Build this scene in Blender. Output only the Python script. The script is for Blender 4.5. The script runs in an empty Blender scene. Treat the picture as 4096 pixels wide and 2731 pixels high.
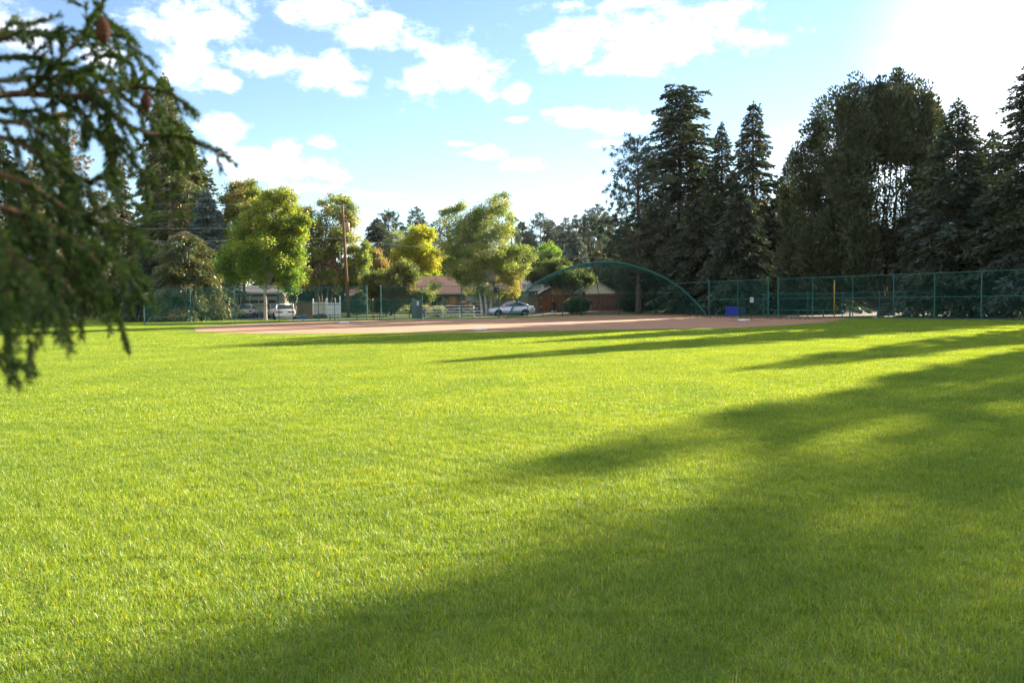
import bpy, math, random
import numpy as np
from mathutils import Vector, Matrix
PI = math.pi
rad = math.radians
random.seed(7)
RNG = np.random.default_rng(11)
S = bpy.context.scene
COL = S.collection

# ------------------------------------------------------------------ camera
FP, CX, CY, CAMH = 3300.0, 2048.0, 1365.5, 1.55
PITCH = math.atan(162.5 / FP)
ROLL = 0.0139
FWD = np.array([0, math.cos(PITCH), -math.sin(PITCH)])
U0 = np.array([0, math.sin(PITCH), math.cos(PITCH)])
XR = np.array([1.0, 0, 0])
UP = U0 * math.cos(ROLL) + XR * math.sin(ROLL)
RT = XR * math.cos(ROLL) - U0 * math.sin(ROLL)
cam_d = bpy.data.cameras.new('camera')
cam = bpy.data.objects.new('camera', cam_d)
COL.objects.link(cam)
M = Matrix(((RT[0], UP[0], -FWD[0], 0), (RT[1], UP[1], -FWD[1], 0), (RT[2], UP[2], -FWD[2], CAMH), (0, 0, 0, 1)))
cam.matrix_world = M
cam_d.sensor_width = 36
cam_d.lens = FP / 4096 * 36
cam_d.clip_start = 0.05
cam_d.clip_end = 3000
cam_d.dof.use_dof = True
cam_d.dof.focus_distance = 13
cam_d.dof.aperture_fstop = 5.6
S.camera = cam
S.render.resolution_x, S.render.resolution_y = 1024, 682

# ------------------------------------------------------------------ light
SUN_AZ, SUN_EL = rad(48), rad(20)
TOSUN = Vector((math.sin(SUN_AZ) * math.cos(SUN_EL), math.cos(SUN_AZ) * math.cos(SUN_EL), math.sin(SUN_EL)))
sd = bpy.data.lights.new('sun', 'SUN')
sd.energy = 4.9
sd.angle = rad(0.55)
sd.color = (1.0, 0.88, 0.68)
so = bpy.data.objects.new('sun', sd)
so.rotation_euler = TOSUN.to_track_quat('Z', 'Y').to_euler()
so.location = (30, 30, 40)
COL.objects.link(so)
S.view_settings.view_transform = 'Standard'
S.view_settings.look = 'None'
S.view_settings.gamma = 1
S.view_settings.exposure = 2.4
S.cycles.use_denoising = True
S.cycles.denoising_prefilter = 'ACCURATE'
S.cycles.denoising_input_passes = 'RGB_ALBEDO_NORMAL'
HAZE = .00003
S.cycles.max_bounces = 8
S.cycles.transparent_max_bounces = 12
S.cycles.caustics_reflective = False
S.cycles.caustics_refractive = False


def ray(px, py):
    return FWD + (px - CX) / FP * RT - (py - CY) / FP * UP


def P(px, py, d):                      # the point seen at that pixel, d metres ahead
    r = ray(px, py)
    return Vector((r[0] / r[1] * d, d, CAMH + r[2] / r[1] * d))


def G(px, py, z=0.0):                  # the ground point seen at that pixel
    r = ray(px, py)
    k = (z - CAMH) / r[2]
    return Vector((r[0] * k, r[1] * k, z))


def gz(x, y):                          # lie of the land
    t = min(1, max(0, (y - 86) / 10.0))
    return 0.25 * t * t * (3 - 2 * t)


def XG(px, d):                         # ground point below pixel column px at depth d
    z = gz(0, d)
    py = 1300
    for _ in range(4):
        p = P(px, py, d)
        py += (p.z - z) / d * FP
    p = P(px, py, d)
    return Vector((p.x, d, z))


def HT(px, py, d):                     # height above ground of pixel at depth d
    return P(px, py, d).z - gz(0, d)


# world: sky + clouds
w = bpy.data.worlds.new('World')
S.world = w
w.use_nodes = True
NT = w.node_tree
NT.nodes.clear()


def wn(t, **k):
    n = NT.nodes.new(t)
    for a, b in k.items():
        setattr(n, a, b)
    return n


def wmath(op, a, b=None, c=None):
    n = wn('ShaderNodeMath', operation=op)
    for i, v in enumerate((a, b, c)):
        if v is None:
            continue
        if isinstance(v, (int, float)):
            n.inputs[i].default_value = v
        else:
            NT.links.new(v, n.inputs[i])
    return n.outputs[0]


sky = wn('ShaderNodeTexSky', sky_type='NISHITA')
sky.sun_disc = False
sky.sun_elevation = SUN_EL
sky.sun_rotation = SUN_AZ
sky.altitude = 1100
sky.air_density = 1.0
sky.dust_density = 0.1
sky.ozone_density = 2.0
tc = wn('ShaderNodeTexCoord')
sep = wn('ShaderNodeSeparateXYZ')
NT.links.new(tc.outputs['Generated'], sep.inputs[0])
az = wmath('ARCTAN2', sep.outputs[0], sep.outputs[1])
el = wmath('ARCSINE', sep.outputs[2])
comb = wn('ShaderNodeCombineXYZ')
NT.links.new(az, comb.inputs[0])
NT.links.new(el, comb.inputs[1])
AE = comb.outputs[0]


def noise(scale, detail, rough, stretch=1.0, off=0.0):
    mp = wn('ShaderNodeMapping')
    mp.inputs['Scale'].default_value = (scale, scale * stretch, 1)
    mp.inputs['Location'].default_value = (off, off * .7, 0)
    NT.links.new(AE, mp.inputs[0])
    n = wn('ShaderNodeTexNoise')
    n.inputs['Scale'].default_value = 1
    n.inputs['Detail'].default_value = detail
    n.inputs['Roughness'].default_value = rough
    NT.links.new(mp.outputs[0], n.inputs[0])
    return n.outputs[0]


n1 = noise(13, 12, .68, 1.5)
n2 = noise(30, 6, .6, 1.7, 3.1)


def blob(e):
    cx, cy, rx, ry = [q * 1.7415 for q in e[:4]]
    r = ray(cx, cy)
    r = r / np.linalg.norm(r)
    a, b = math.atan2(r[0], r[1]), math.asin(r[2])
    mp = wn('ShaderNodeVectorMath', operation='SUBTRACT')
    NT.links.new(AE, mp.inputs[0])
    mp.inputs[1].default_value = (a, b, 0)
    mu = wn('ShaderNodeVectorMath', operation='MULTIPLY')
    NT.links.new(mp.outputs[0], mu.inputs[0])
    mu.inputs[1].default_value = (FP / rx * (1 / math.cos(a)) ** -1 if False else FP * math.cos(a) ** -2 / rx, FP / math.cos(a) / ry, 0)
    le = wn('ShaderNodeVectorMath', operation='LENGTH')
    NT.links.new(mu.outputs[0], le.inputs[0])
    return wmath('SUBTRACT', 1.0, le.outputs['Value'])


CL = [(470, 60, 150, 70), (590, 130, 110, 42), (430, 145, 80, 60), (500, 180, 60, 30), (740, 25, 120, 42), (880, 75, 120, 45),
      (760, 165, 105, 48), (800, 205, 50, 28), (960, 195, 75, 55), (1070, 150, 130, 70), (1190, 215, 38, 32), (1300, 110, 110, 52), (1400, 70, 150, 60),
      (1560, 95, 210, 60), (1440, 150, 110, 35), (1640, 25, 130, 20), (1400, 12, 170, 22), (640, 385, 150, 50), (655, 345, 45, 32),
      (740, 325, 38, 22), (510, 290, 66, 42), (770, 405, 50, 24), (1110, 355, 66, 20), (1200, 378, 80, 15),
      (1060, 331, 42, 8), (1180, 275, 42, 9), (1340, 272, 110, 24), (1450, 280, 110, 28), (1280, 258, 50, 12),
      (1400, 330, 50, 9), (860, 450, 90, 12), (1000, 470, 120, 14), (700, 430, 120, 14), (50, 60, 160, 60), (230, 120, 90, 45)]
mx = None
for e in CL:
    b = blob(e)
    mx = b if mx is None else wmath('MAXIMUM', mx, b)
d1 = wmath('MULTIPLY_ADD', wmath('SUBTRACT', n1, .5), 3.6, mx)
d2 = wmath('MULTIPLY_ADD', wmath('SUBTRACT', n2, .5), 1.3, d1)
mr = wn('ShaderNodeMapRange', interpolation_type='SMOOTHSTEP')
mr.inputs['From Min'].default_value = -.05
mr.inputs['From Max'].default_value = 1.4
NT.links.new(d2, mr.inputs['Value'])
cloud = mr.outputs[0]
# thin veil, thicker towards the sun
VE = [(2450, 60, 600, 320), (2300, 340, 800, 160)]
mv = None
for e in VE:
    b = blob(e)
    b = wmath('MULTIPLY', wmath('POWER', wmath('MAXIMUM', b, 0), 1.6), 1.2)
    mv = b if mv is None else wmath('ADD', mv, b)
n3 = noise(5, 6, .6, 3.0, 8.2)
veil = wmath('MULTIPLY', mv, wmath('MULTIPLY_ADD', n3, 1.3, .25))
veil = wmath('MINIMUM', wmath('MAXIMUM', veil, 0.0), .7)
# unseen broken cloud, added above and behind the view as fill for the shade
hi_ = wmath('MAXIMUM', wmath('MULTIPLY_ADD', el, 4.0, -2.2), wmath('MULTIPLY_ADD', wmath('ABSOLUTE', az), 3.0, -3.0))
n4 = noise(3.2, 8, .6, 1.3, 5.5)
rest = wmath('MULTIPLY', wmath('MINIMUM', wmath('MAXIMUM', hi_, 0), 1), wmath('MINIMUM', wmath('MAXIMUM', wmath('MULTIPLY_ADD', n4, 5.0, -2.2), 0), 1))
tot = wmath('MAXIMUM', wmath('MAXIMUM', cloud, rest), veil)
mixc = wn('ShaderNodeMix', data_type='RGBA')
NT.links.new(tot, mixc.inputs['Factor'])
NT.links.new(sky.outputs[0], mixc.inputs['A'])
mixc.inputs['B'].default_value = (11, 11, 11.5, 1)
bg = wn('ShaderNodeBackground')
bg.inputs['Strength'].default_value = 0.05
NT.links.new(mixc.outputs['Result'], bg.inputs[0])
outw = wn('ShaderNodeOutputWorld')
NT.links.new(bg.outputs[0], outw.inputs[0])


# ------------------------------------------------------------------ materials
MATS = {}


def mat(name, col, rough=.8, metal=0.0, var=.15, scale=3.0, spec=.3, bump=0.0, col2=None, detail=6, stretch=(1, 1, 1), lines=None, coat=0):
    if name in MATS:
        return MATS[name]
    m = bpy.data.materials.new(name)
    m.use_nodes = True
    nt = m.node_tree
    b = nt.nodes['Principled BSDF']
    b.inputs['Roughness'].default_value = rough
    b.inputs['Metallic'].default_value = metal
    b.inputs['Specular IOR Level'].default_value = spec
    b.inputs['Coat Weight'].default_value = coat
    geo = nt.nodes.new('ShaderNodeNewGeometry')
    mp = nt.nodes.new('ShaderNodeMapping')
    mp.inputs['Scale'].default_value = stretch
    nt.links.new(geo.outputs['Position'], mp.inputs[0])
    n = nt.nodes.new('ShaderNodeTexNoise')
    n.inputs['Scale'].default_value = scale
    n.inputs['Detail'].default_value = detail
    n.inputs['Roughness'].default_value = .65
    nt.links.new(mp.outputs[0], n.inputs[0])
    cr = nt.nodes.new('ShaderNodeValToRGB')
    c2 = col2 if col2 else tuple(c * (1 + var) for c in col)
    c1 = col if col2 else tuple(c * (1 - var) for c in col)
    cr.color_ramp.elements[0].color = (*c1, 1)
    cr.color_ramp.elements[1].color = (*c2, 1)
    cr.color_ramp.elements[0].position = .3
    cr.color_ramp.elements[1].position = .7
    nt.links.new(n.outputs[0], cr.inputs[0])
    nt.links.new(cr.outputs[0], b.inputs['Base Color'])
    if bump or lines:
        bp = nt.nodes.new('ShaderNodeBump')
        bp.inputs['Strength'].default_value = bump if bump else .5
        bp.inputs['Distance'].default_value = .03
        if lines:
            wv = nt.nodes.new('ShaderNodeTexWave')
            wv.bands_direction = lines[0]
            wv.inputs['Scale'].default_value = lines[1]
            wv.wave_profile = 'SAW'
            nt.links.new(geo.outputs['Position'], wv.inputs[0])
            nt.links.new(wv.outputs[0], bp.inputs['Height'])
        else:
            nt.links.new(n.outputs[0], bp.inputs['Height'])
        nt.links.new(bp.outputs[0], b.inputs['Normal'])
    MATS[name] = m
    return m


def leafmat(name, trans=.45, rough=.55, gloss=.06, tcol=(1.35, 1.25, .45)):
    """two-sided leaf: reflects its own tint and lets some light through; the tint is a per-leaf attribute"""
    if name in MATS:
        return MATS[name]
    m = bpy.data.materials.new(name)
    m.use_nodes = True
    nt = m.node_tree
    nt.nodes.clear()
    at = nt.nodes.new('ShaderNodeAttribute')
    at.attribute_name = 'tint'
    df = nt.nodes.new('ShaderNodeBsdfDiffuse')
    tr = nt.nodes.new('ShaderNodeBsdfTranslucent')
    gl = nt.nodes.new('ShaderNodeBsdfGlossy')
    gl.inputs['Roughness'].default_value = rough
    gl.inputs['Color'].default_value = (.9, .9, .85, 1)
    mu = nt.nodes.new('ShaderNodeMix')
    mu.data_type = 'RGBA'
    mu.blend_type = 'MULTIPLY'
    mu.inputs['Factor'].default_value = 1
    mu.inputs['B'].default_value = (*tcol, 1)
    nt.links.new(at.outputs['Color'], mu.inputs['A'])
    nt.links.new(mu.outputs['Result'], tr.inputs['Color'])
    nt.links.new(at.outputs['Color'], df.inputs['Color'])
    m1 = nt.nodes.new('ShaderNodeMixShader')
    m1.inputs[0].default_value = trans
    nt.links.new(df.outputs[0], m1.inputs[1])
    nt.links.new(tr.outputs[0], m1.inputs[2])
    m2 = nt.nodes.new('ShaderNodeMixShader')
    m2.inputs[0].default_value = gloss
    nt.links.new(m1.outputs[0], m2.inputs[1])
    nt.links.new(gl.outputs[0], m2.inputs[2])
    o = nt.nodes.new('ShaderNodeOutputMaterial')
    nt.links.new(m2.outputs[0], o.inputs[0])
    MATS[name] = m
    return m


LEAF = leafmat('broad_leaves', .55, .45, .03, (1.25, 1.22, .65))
NEEDLE = leafmat('needles', .22, .5, .05, (1.2, 1.15, .6))
BARK = mat('bark', (.085, .06, .045), .95, var=.4, scale=6, bump=.6, stretch=(1, 1, .3))
BARKR = mat('red_bark', (.26, .12, .07), .95, var=.3, scale=6, bump=.6, stretch=(1, 1, .3))
BARKP = mat('pale_bark', (.33, .27, .22), .9, var=.3, scale=7, bump=.5, stretch=(1, 1, .3))
BARKB = mat('birch_bark', (.62, .58, .52), .8, col2=(.25, .22, .19), scale=9, stretch=(1, 1, 3))
GREEN = mat('green_vinyl_coating', (.005, .088, .072), .38, var=.12, scale=4, spec=.5)
GREENW = mat('green_wire', (.01, .115, .09), .7, var=.1, scale=9, spec=.15)
ALU = mat('aluminium', (.55, .56, .58), .35, metal=.7, var=.06)
WHITE = mat('white_paint', (.78, .78, .76), .5, var=.05)
BLACK = mat('black_plastic', (.012, .012, .014), .5, var=.3)
GLASS = mat('dark_glass', (.015, .02, .024), .06, var=.2, spec=.9)
CONC = mat('concrete', (.36, .33, .30), .9, var=.12, scale=2.5, bump=.2)


# ------------------------------------------------------------------ scene helpers
def tag(o, label=None, cat=None, group=None, kind=None):
    if label:
        o['label'] = label
    if cat:
        o['category'] = cat
    if group:
        o['group'] = group
    if kind:
        o['kind'] = kind
    return o


def thing(name, label, cat, loc=(0, 0, 0), rz=0, group=None):
    o = bpy.data.objects.new(name, None)
    o.empty_display_size = .3
    COL.objects.link(o)
    o.location = loc
    o.rotation_euler = (0, 0, rz)
    return tag(o, label, cat, group)


class MB:
    def __init__(s):
        s.v, s.f = [], []

    def add(s, vs, fs):
        k = len(s.v)
        s.v += [tuple(p) for p in vs]
        s.f += [tuple(i + k for i in f) for f in fs]
        return s

    def box(s, c, d, rz=0, ry=0):
        hx, hy, hz = d[0] / 2, d[1] / 2, d[2] / 2
        vs = []
        for x, y, z in ((-1, -1, -1), (1, -1, -1), (1, 1, -1), (-1, 1, -1), (-1, -1, 1), (1, -1, 1), (1, 1, 1), (-1, 1, 1)):
            X, Y, Z = x * hx, y * hy, z * hz
            X, Z = X * math.cos(ry) + Z * math.sin(ry), -X * math.sin(ry) + Z * math.cos(ry)
            X, Y = X * math.cos(rz) - Y * math.sin(rz), X * math.sin(rz) + Y * math.cos(rz)
            vs.append((c[0] + X, c[1] + Y, c[2] + Z))
        return s.add(vs, [(0, 3, 2, 1), (4, 5, 6, 7), (0, 1, 5, 4), (1, 2, 6, 5), (2, 3, 7, 6), (3, 0, 4, 7)])

    def tube(s, pts, r, n=6, cap=True):
        pts = [Vector(p) for p in pts]
        m = len(pts)
        if not hasattr(r, '__len__'):
            r = [r] * m
        t0 = (pts[1] - pts[0]).normalized()
        a = Vector((0, 0, 1)) if abs(t0.z) < .9 else Vector((1, 0, 0))
        u = t0.cross(a).normalized()
        vs = []
        for i, p in enumerate(pts):
            t = (pts[min(i + 1, m - 1)] - pts[max(i - 1, 0)]).normalized()
            u = (u - t * u.dot(t))
            u = u.normalized() if u.length > 1e-6 else t.orthogonal().normalized()
            w_ = t.cross(u)
            for k in range(n):
                an = 2 * PI * k / n
                vs.append(p + (u * math.cos(an) + w_ * math.sin(an)) * r[i])
        fs = []
        for i in range(m - 1):
            for k in range(n):
                k2 = (k + 1) % n
                fs.append((i * n + k, i * n + k2, (i + 1) * n + k2, (i + 1) * n + k))
        if cap:
            fs.append(tuple(range(n - 1, -1, -1)))
            fs.append(tuple((m - 1) * n + k for k in range(n)))
        return s.add(vs, fs)

    def prism(s, poly, z0, z1):
        n = len(poly)
        vs = [(p[0], p[1], z0) for p in poly] + [(p[0], p[1], z1) for p in poly]
        fs = [tuple(range(n - 1, -1, -1)), tuple(range(n, 2 * n))]
        fs += [(i, (i + 1) % n, n + (i + 1) % n, n + i) for i in range(n)]
        return s.add(vs, fs)

    def lathe(s, c, prof, n=12):
        vs, fs = [], []
        for (r, z) in prof:
            for k in range(n):
                a = 2 * PI * k / n
                vs.append((c[0] + r * math.cos(a), c[1] + r * math.sin(a), c[2] + z))
        for i in range(len(prof) - 1):
            for k in range(n):
                k2 = (k + 1) % n
                fs.append((i * n + k, i * n + k2, (i + 1) * n + k2, (i + 1) * n + k))
        fs.append(tuple(range(n - 1, -1, -1)))
        fs.append(tuple((len(prof) - 1) * n + k for k in range(n)))
        return s.add(vs, fs)


def obj(name, mb, m, parent=None, smooth=False, label=None, world=False):
    """world=True: coordinates are world ones and the parent has no rotation"""
    me = bpy.data.meshes.new(name)
    vs = mb.v
    if world and parent is not None:
        L = parent.location
        q = parent.parent
        ox, oy, oz = L
        while q is not None:
            ox, oy, oz = ox + q.location[0], oy + q.location[1], oz + q.location[2]
            q = q.parent
        vs = [(p[0] - ox, p[1] - oy, p[2] - oz) for p in vs]
    me.from_pydata(vs, [], mb.f)
    me.update()
    if smooth:
        me.polygons.foreach_set('use_smooth', [True] * len(me.polygons))
    me.materials.append(m)
    o = bpy.data.objects.new(name, me)
    COL.objects.link(o)
    if parent is not None:
        o.parent = parent
    if label:
        o['label'] = label
    return o


def fast_mesh(name, V, F, tint=None):
    """V (n,3), F (m,k) with one k; tint (m,3) per face"""
    me = bpy.data.meshes.new(name)
    nf, k = F.shape
    me.vertices.add(len(V))
    me.vertices.foreach_set('co', np.ascontiguousarray(V, dtype=np.float32).ravel())
    me.loops.add(nf * k)
    me.loops.foreach_set('vertex_index', np.ascontiguousarray(F, dtype=np.int32).ravel())
    me.polygons.add(nf)
    me.polygons.foreach_set('loop_start', np.arange(0, nf * k, k, dtype=np.int32))
    me.polygons.foreach_set('loop_total', np.full(nf, k, dtype=np.int32))
    me.update(calc_edges=True)
    if tint is not None:
        a = me.attributes.new('tint', 'FLOAT_COLOR', 'FACE')
        c = np.ones((nf, 4), dtype=np.float32)
        c[:, :3] = tint
        a.data.foreach_set('color', c.ravel())
    return me


def fobj(name, V, F, tint, m, parent=None, label=None):
    me = fast_mesh(name, V, F, tint)
    me.materials.append(m)
    o = bpy.data.objects.new(name, me)
    COL.objects.link(o)
    if parent is not None:
        o.parent = parent
    if label:
        o['label'] = label
    return o


def norm(a):
    return a / np.maximum(np.linalg.norm(a, axis=1, keepdims=True), 1e-9)


def cards(C, D, L, W, rng):
    """leaf-shaped rhombi: centre-base C, direction D, length L, width W"""
    n = len(C)
    D = norm(D)
    R = rng.normal(size=(n, 3))
    Sd = norm(np.cross(D, R))
    L = np.broadcast_to(np.asarray(L, dtype=float), (n,))[:, None]
    W = np.broadcast_to(np.asarray(W, dtype=float), (n,))[:, None]
    V = np.empty((n, 4, 3))
    V[:, 0] = C
    V[:, 1] = C + D * L * .45 + Sd * W * .5
    V[:, 2] = C + D * L
    V[:, 3] = C + D * L * .5 - Sd * W * .5
    F = np.arange(n * 4).reshape(n, 4)
    return V.reshape(-1, 3), F


def palette(n, cols, rng, jit=.18, w=None):
    cols = np.array(cols, dtype=float)
    i = rng.choice(len(cols), n, p=w)
    c = cols[i] * (1 + rng.normal(size=(n, 1)) * jit)
    return np.clip(c, .004, .9)


def wood(name, parent, mb, m):
    o = obj(name, mb, m, parent, smooth=True)
    return o


# ------------------------------------------------------------------ trees
SPRUCE = [(.027, .046, .020), (.037, .053, .020), (.024, .039, .021)]
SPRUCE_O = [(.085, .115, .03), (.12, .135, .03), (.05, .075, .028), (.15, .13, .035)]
BLUE = [(.10, .15, .15), (.14, .19, .18), (.07, .11, .11)]
PINE = [(.05, .075, .04), (.07, .085, .04), (.035, .06, .04)]
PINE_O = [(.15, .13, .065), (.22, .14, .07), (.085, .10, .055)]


def conifer(name, label, px, d, top, r, cols, seed, z0=.8, nb=230, npb=70, p=.85, up=.05, droop=.35, L=.42, W=.13, tuft=False,
            bark=BARK, hang=.35, trunk_r=None, group=None, lean=0.0, rag=.25, sector=None, topr=.0, cat='tree', xy=None, h=None, s0=.12, double=0):
    rng = np.random.default_rng(seed)
    base = Vector((xy[0], xy[1], gz(0, xy[1]))) if xy else XG(px, d)
    if h is None:
        h = HT(px, top, d)
    t_ = thing(name, label, cat, base, group=group)
    tr = trunk_r or h * .014 + .06
    mb = MB()
    mb.tube([(0, 0, -.15), (0, 0, h * .05), (lean * h * .5, 0, h * .5), (lean * h, 0, h)], [tr * 1.35, tr, tr * .6, .02], 9)
    tt = np.sort(rng.random(nb) ** 0.9)
    z = z0 + (h - z0) * tt
    R = (r * (1 - tt) ** p + topr + .12) * (1 + rng.normal(size=nb) * rag * .6)
    R *= 1 - rag * .6 * (rng.random(nb) < .25)
    R = np.clip(R, .12, None)
    az_ = np.arange(nb) * 2.39996 + rng.normal(size=nb) * .5
    if sector:                                             # bare side
        a0, hw, zlo, zhi = sector
        da = np.abs((az_ - a0 + PI) % (2 * PI) - PI)
        kill = (da < hw) & (z > zlo) & (z < zhi)
        R[kill] *= .12
    dx, dy = np.cos(az_), np.sin(az_)
    upb = up * (0.3 + 1.2 * tt)
    wd = MB()
    for i in range(nb):
        if R[i] < .25:
            continue
        q = [(0, 0), (.5, R[i] * (upb[i] * .5 - droop * .25)), (1, R[i] * (upb[i] - droop))]
        ax = lean * z[i]
        wd.tube([(ax + dx[i] * R[i] * s, dy[i] * R[i] * s, z[i] + zz) for s, zz in q], [min(.07, .012 * R[i] + .02), .02, .006], 3, cap=False)
    mb.add(wd.v, wd.f)
    wood('trunk', t_, mb, bark)
    cnt = np.maximum(6, (npb * (R / r) ** .9 * (1 if not tuft else 1))).astype(int)
    bi = np.repeat(np.arange(nb), cnt)
    n = len(bi)
    s = s0 + (1 - s0) * rng.random(n) ** (.75 if not tuft else .5)
    if tuft:
        # tufts: whorls of needles radiating from points on the branches
        nt_ = max(1, 9)
        s = s0 + (1 - s0) * np.round(s * 6) / 6
        key = bi * 7 + np.round(s * 6).astype(int)
        kr = np.random.default_rng(seed + 1).normal(size=(key.max() + 2, 3))
        Rb = R[bi]
        side = kr[key][:, 0] * .22 * Rb * (1.1 - s * .5)
        zz = Rb * (upb[bi] * s - droop * s * s) + kr[key][:, 1] * .12 * Rb * .6
        rd = np.stack([dx[bi], dy[bi], np.full(n, .35)], 1)
        D = norm(rng.normal(size=(n, 3))) + rd * .45
        C = np.stack([lean * z[bi] + dx[bi] * Rb * s - dy[bi] * side, dy[bi] * Rb * s + dx[bi] * side, z[bi] + zz], 1) + rng.normal(size=(n, 3)) * .05
    else:
        Rb = R[bi]
        sg = rng.choice([-1, 1], n)
        side = sg * np.abs(rng.normal(size=n)) * (.16 * Rb * (1.15 - s) + .06)
        zz = Rb * (upb[bi] * s - droop * s * s) - np.abs(side) * .35 - rng.random(n) * hang * .5
        C = np.stack([lean * z[bi] + dx[bi] * Rb * s - dy[bi] * side, dy[bi] * Rb * s + dx[bi] * side, z[bi] + zz], 1)
        D = np.stack([dx[bi] * .8 - dy[bi] * sg * .6, dy[bi] * .8 + dx[bi] * sg * .6, np.full(n, -.15) - hang * rng.random(n) * 1.6 + .5 * upb[bi]], 1) + rng.normal(size=(n, 3)) * .25
    Ls = L * (.6 + .7 * rng.random(n)) * (.45 + .55 * np.minimum(1, R[bi] / (.5 * r)))
    Ws = W * (.7 + .6 * rng.random(n))
    # leader
    k = 60
    zl = h - rng.random(k) ** 1.3 * h * .10
    Cl = np.stack([lean * zl, np.zeros(k), zl], 1)
    Dl = np.stack([rng.normal(size=k), rng.normal(size=k), .7 + rng.random(k)], 1)
    if double:
        k2 = 220
        f = rng.random(k2)
        zl2 = h * (.80 + .19 * f)
        C2 = np.stack([np.full(k2, double) * (.7 + .3 * f), np.zeros(k2), zl2], 1) + rng.normal(size=(k2, 3)) * np.array([.28, .28, .05]) * (1.15 - f)[:, None]
        Cl = np.vstack([Cl, C2])
        Dl = np.vstack([Dl, np.stack([rng.normal(size=k2), rng.normal(size=k2), .3 + rng.random(k2)], 1)])
        k += k2
    V, F = cards(np.vstack([C, Cl]), np.vstack([D, Dl]), np.concatenate([Ls, np.full(k, L * .55)]), np.concatenate([Ws, np.full(k, W * .8)]), rng)
    br = palette(nb, cols, rng, .12)
    tint = np.vstack([br[bi], palette(k, cols, rng)]) * (1 + rng.normal(size=(n + k, 1)) * .22)
    fobj('crown', V, F, np.clip(tint, .004, .9), NEEDLE, t_)
    return t_


def broadleaf(name, label, px, d, lobes, cols, seed, n_cl=90, n_leaf=230, leaf=.17, sig=.42, trunk=(.16, 1.9), bark=BARK, group=None,
              w=None, xy=None, stems=1, accent=None, limbs=26, lean=0, cat='tree', shell=.55, hang=0.0, base_z=None):
    """lobes: (px, py, rx_px, ry_px) at depth d, given in photo pixels"""
    rng = np.random.default_rng(seed)
    base = Vector((xy[0], xy[1], gz(0, xy[1]))) if xy else XG(px, d)
    t_ = thing(name, label, cat, base, group=group)
    k = d / FP
    cc = []
    area = sum(l[2] * l[3] for l in lobes)
    for l in lobes:
        c = P(l[0], l[1], d) - base
        m = max(3, int(n_cl * l[2] * l[3] / area))
        u = norm(rng.normal(size=(m, 3)))
        rr = shell + (1 - shell) * rng.random((m, 1))
        ry_ = l[4] if len(l) > 4 else l[2] * k
        pts = u * rr * np.array([l[2] * k, ry_, l[3] * k]) * .88
        pts[:, 1] += (rng.random(m) - .5) * .3
        cc.append(pts + np.array(c))
    cc = np.vstack(cc)
    cc[:, 2] = np.maximum(cc[:, 2], .35)
    mcl = len(cc)
    sig, leaf, n_leaf = sig * .9, leaf * 1.05, n_leaf * .95
    cs = sig * (.6 + .8 * rng.random(mcl))
    bi = np.repeat(np.arange(mcl), np.maximum(8, (1.35 * n_leaf * (cs / sig) ** 2).astype(int)))
    n = len(bi)
    off = rng.normal(size=(n, 3)) * np.array([1, 1, .75])
    C = cc[bi] + off * cs[bi][:, None] * .72
    C[:, 2] = np.maximum(C[:, 2], .05)
    D = off * .6 + rng.normal(size=(n, 3)) + np.array([0, 0, -hang - .15])
    V, F = cards(C, D, leaf * (.7 + .6 * rng.random(n)), leaf * .75 * (.7 + .5 * rng.random(n)), rng)
    clc = palette(mcl, cols, rng, .12, w) * np.array([1.15, 1.12, 1.6])
    tint = clc[bi]
    if accent:
        # accent: (colour, weight function on the clump centre) - autumn-turned sprays
        col, fn = accent
        a = np.clip(np.array([fn(c) for c in cc]), 0, 1)[bi][:, None] * (rng.random((n, 1)) < .85)
        tint = tint * (1 - a) + np.array(col) * a
    tint = tint * (1 + rng.normal(size=(n, 1)) * .2)
    fobj('crown', V, F, np.clip(tint, .005, .9), LEAF, t_)
    mb = MB()
    ctr = cc.mean(axis=0)
    tr, th = trunk
    tips = []
    for i in range(stems):
        ox = 0 if stems == 1 else (i - (stems - 1) / 2) * tr * 2.6 + rng.normal() * .1
        tx = ctr[0] * .35 + (0 if stems == 1 else ox * 2.2 + rng.normal() * .3)
        tips.append(Vector((tx, ctr[1] * .3 + rng.normal() * .15, th)))
        mb.tube([(ox, 0, -.1), (ox, 0, .25), (ox * .6 + tx * .4, 0, th * .6), tips[-1]], [tr * 1.45, tr, tr * .85, tr * .75], 10)
        # leader continues into the crown
        e = Vector((ctr[0] + ox * 2, ctr[1], ctr[2] + (cc[:, 2].max() - ctr[2]) * .6))
        mb.tube([tips[-1], tips[-1].lerp(e, .5) + Vector((rng.normal() * .15, rng.normal() * .15, 0)), e], [tr * .75, tr * .45, tr * .12], 7, cap=False)
    idx = rng.permutation(mcl)[:limbs * stems]
    for j, i in enumerate(idx):
        s_ = tips[j % stems]
        e = Vector(cc[i])
        f = rng.random() * .35
        s2 = s_.lerp(Vector((ctr[0], ctr[1], ctr[2])), f) if e.z > s_.z else s_
        m1_ = s2.lerp(e, .5) + Vector((0, 0, .12 * (e - s2).length))
        mb.tube([s2, m1_, e], [tr * .38, tr * .24, .015], 5, cap=False)
    wood('trunk', t_, mb, bark)
    return t_


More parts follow.
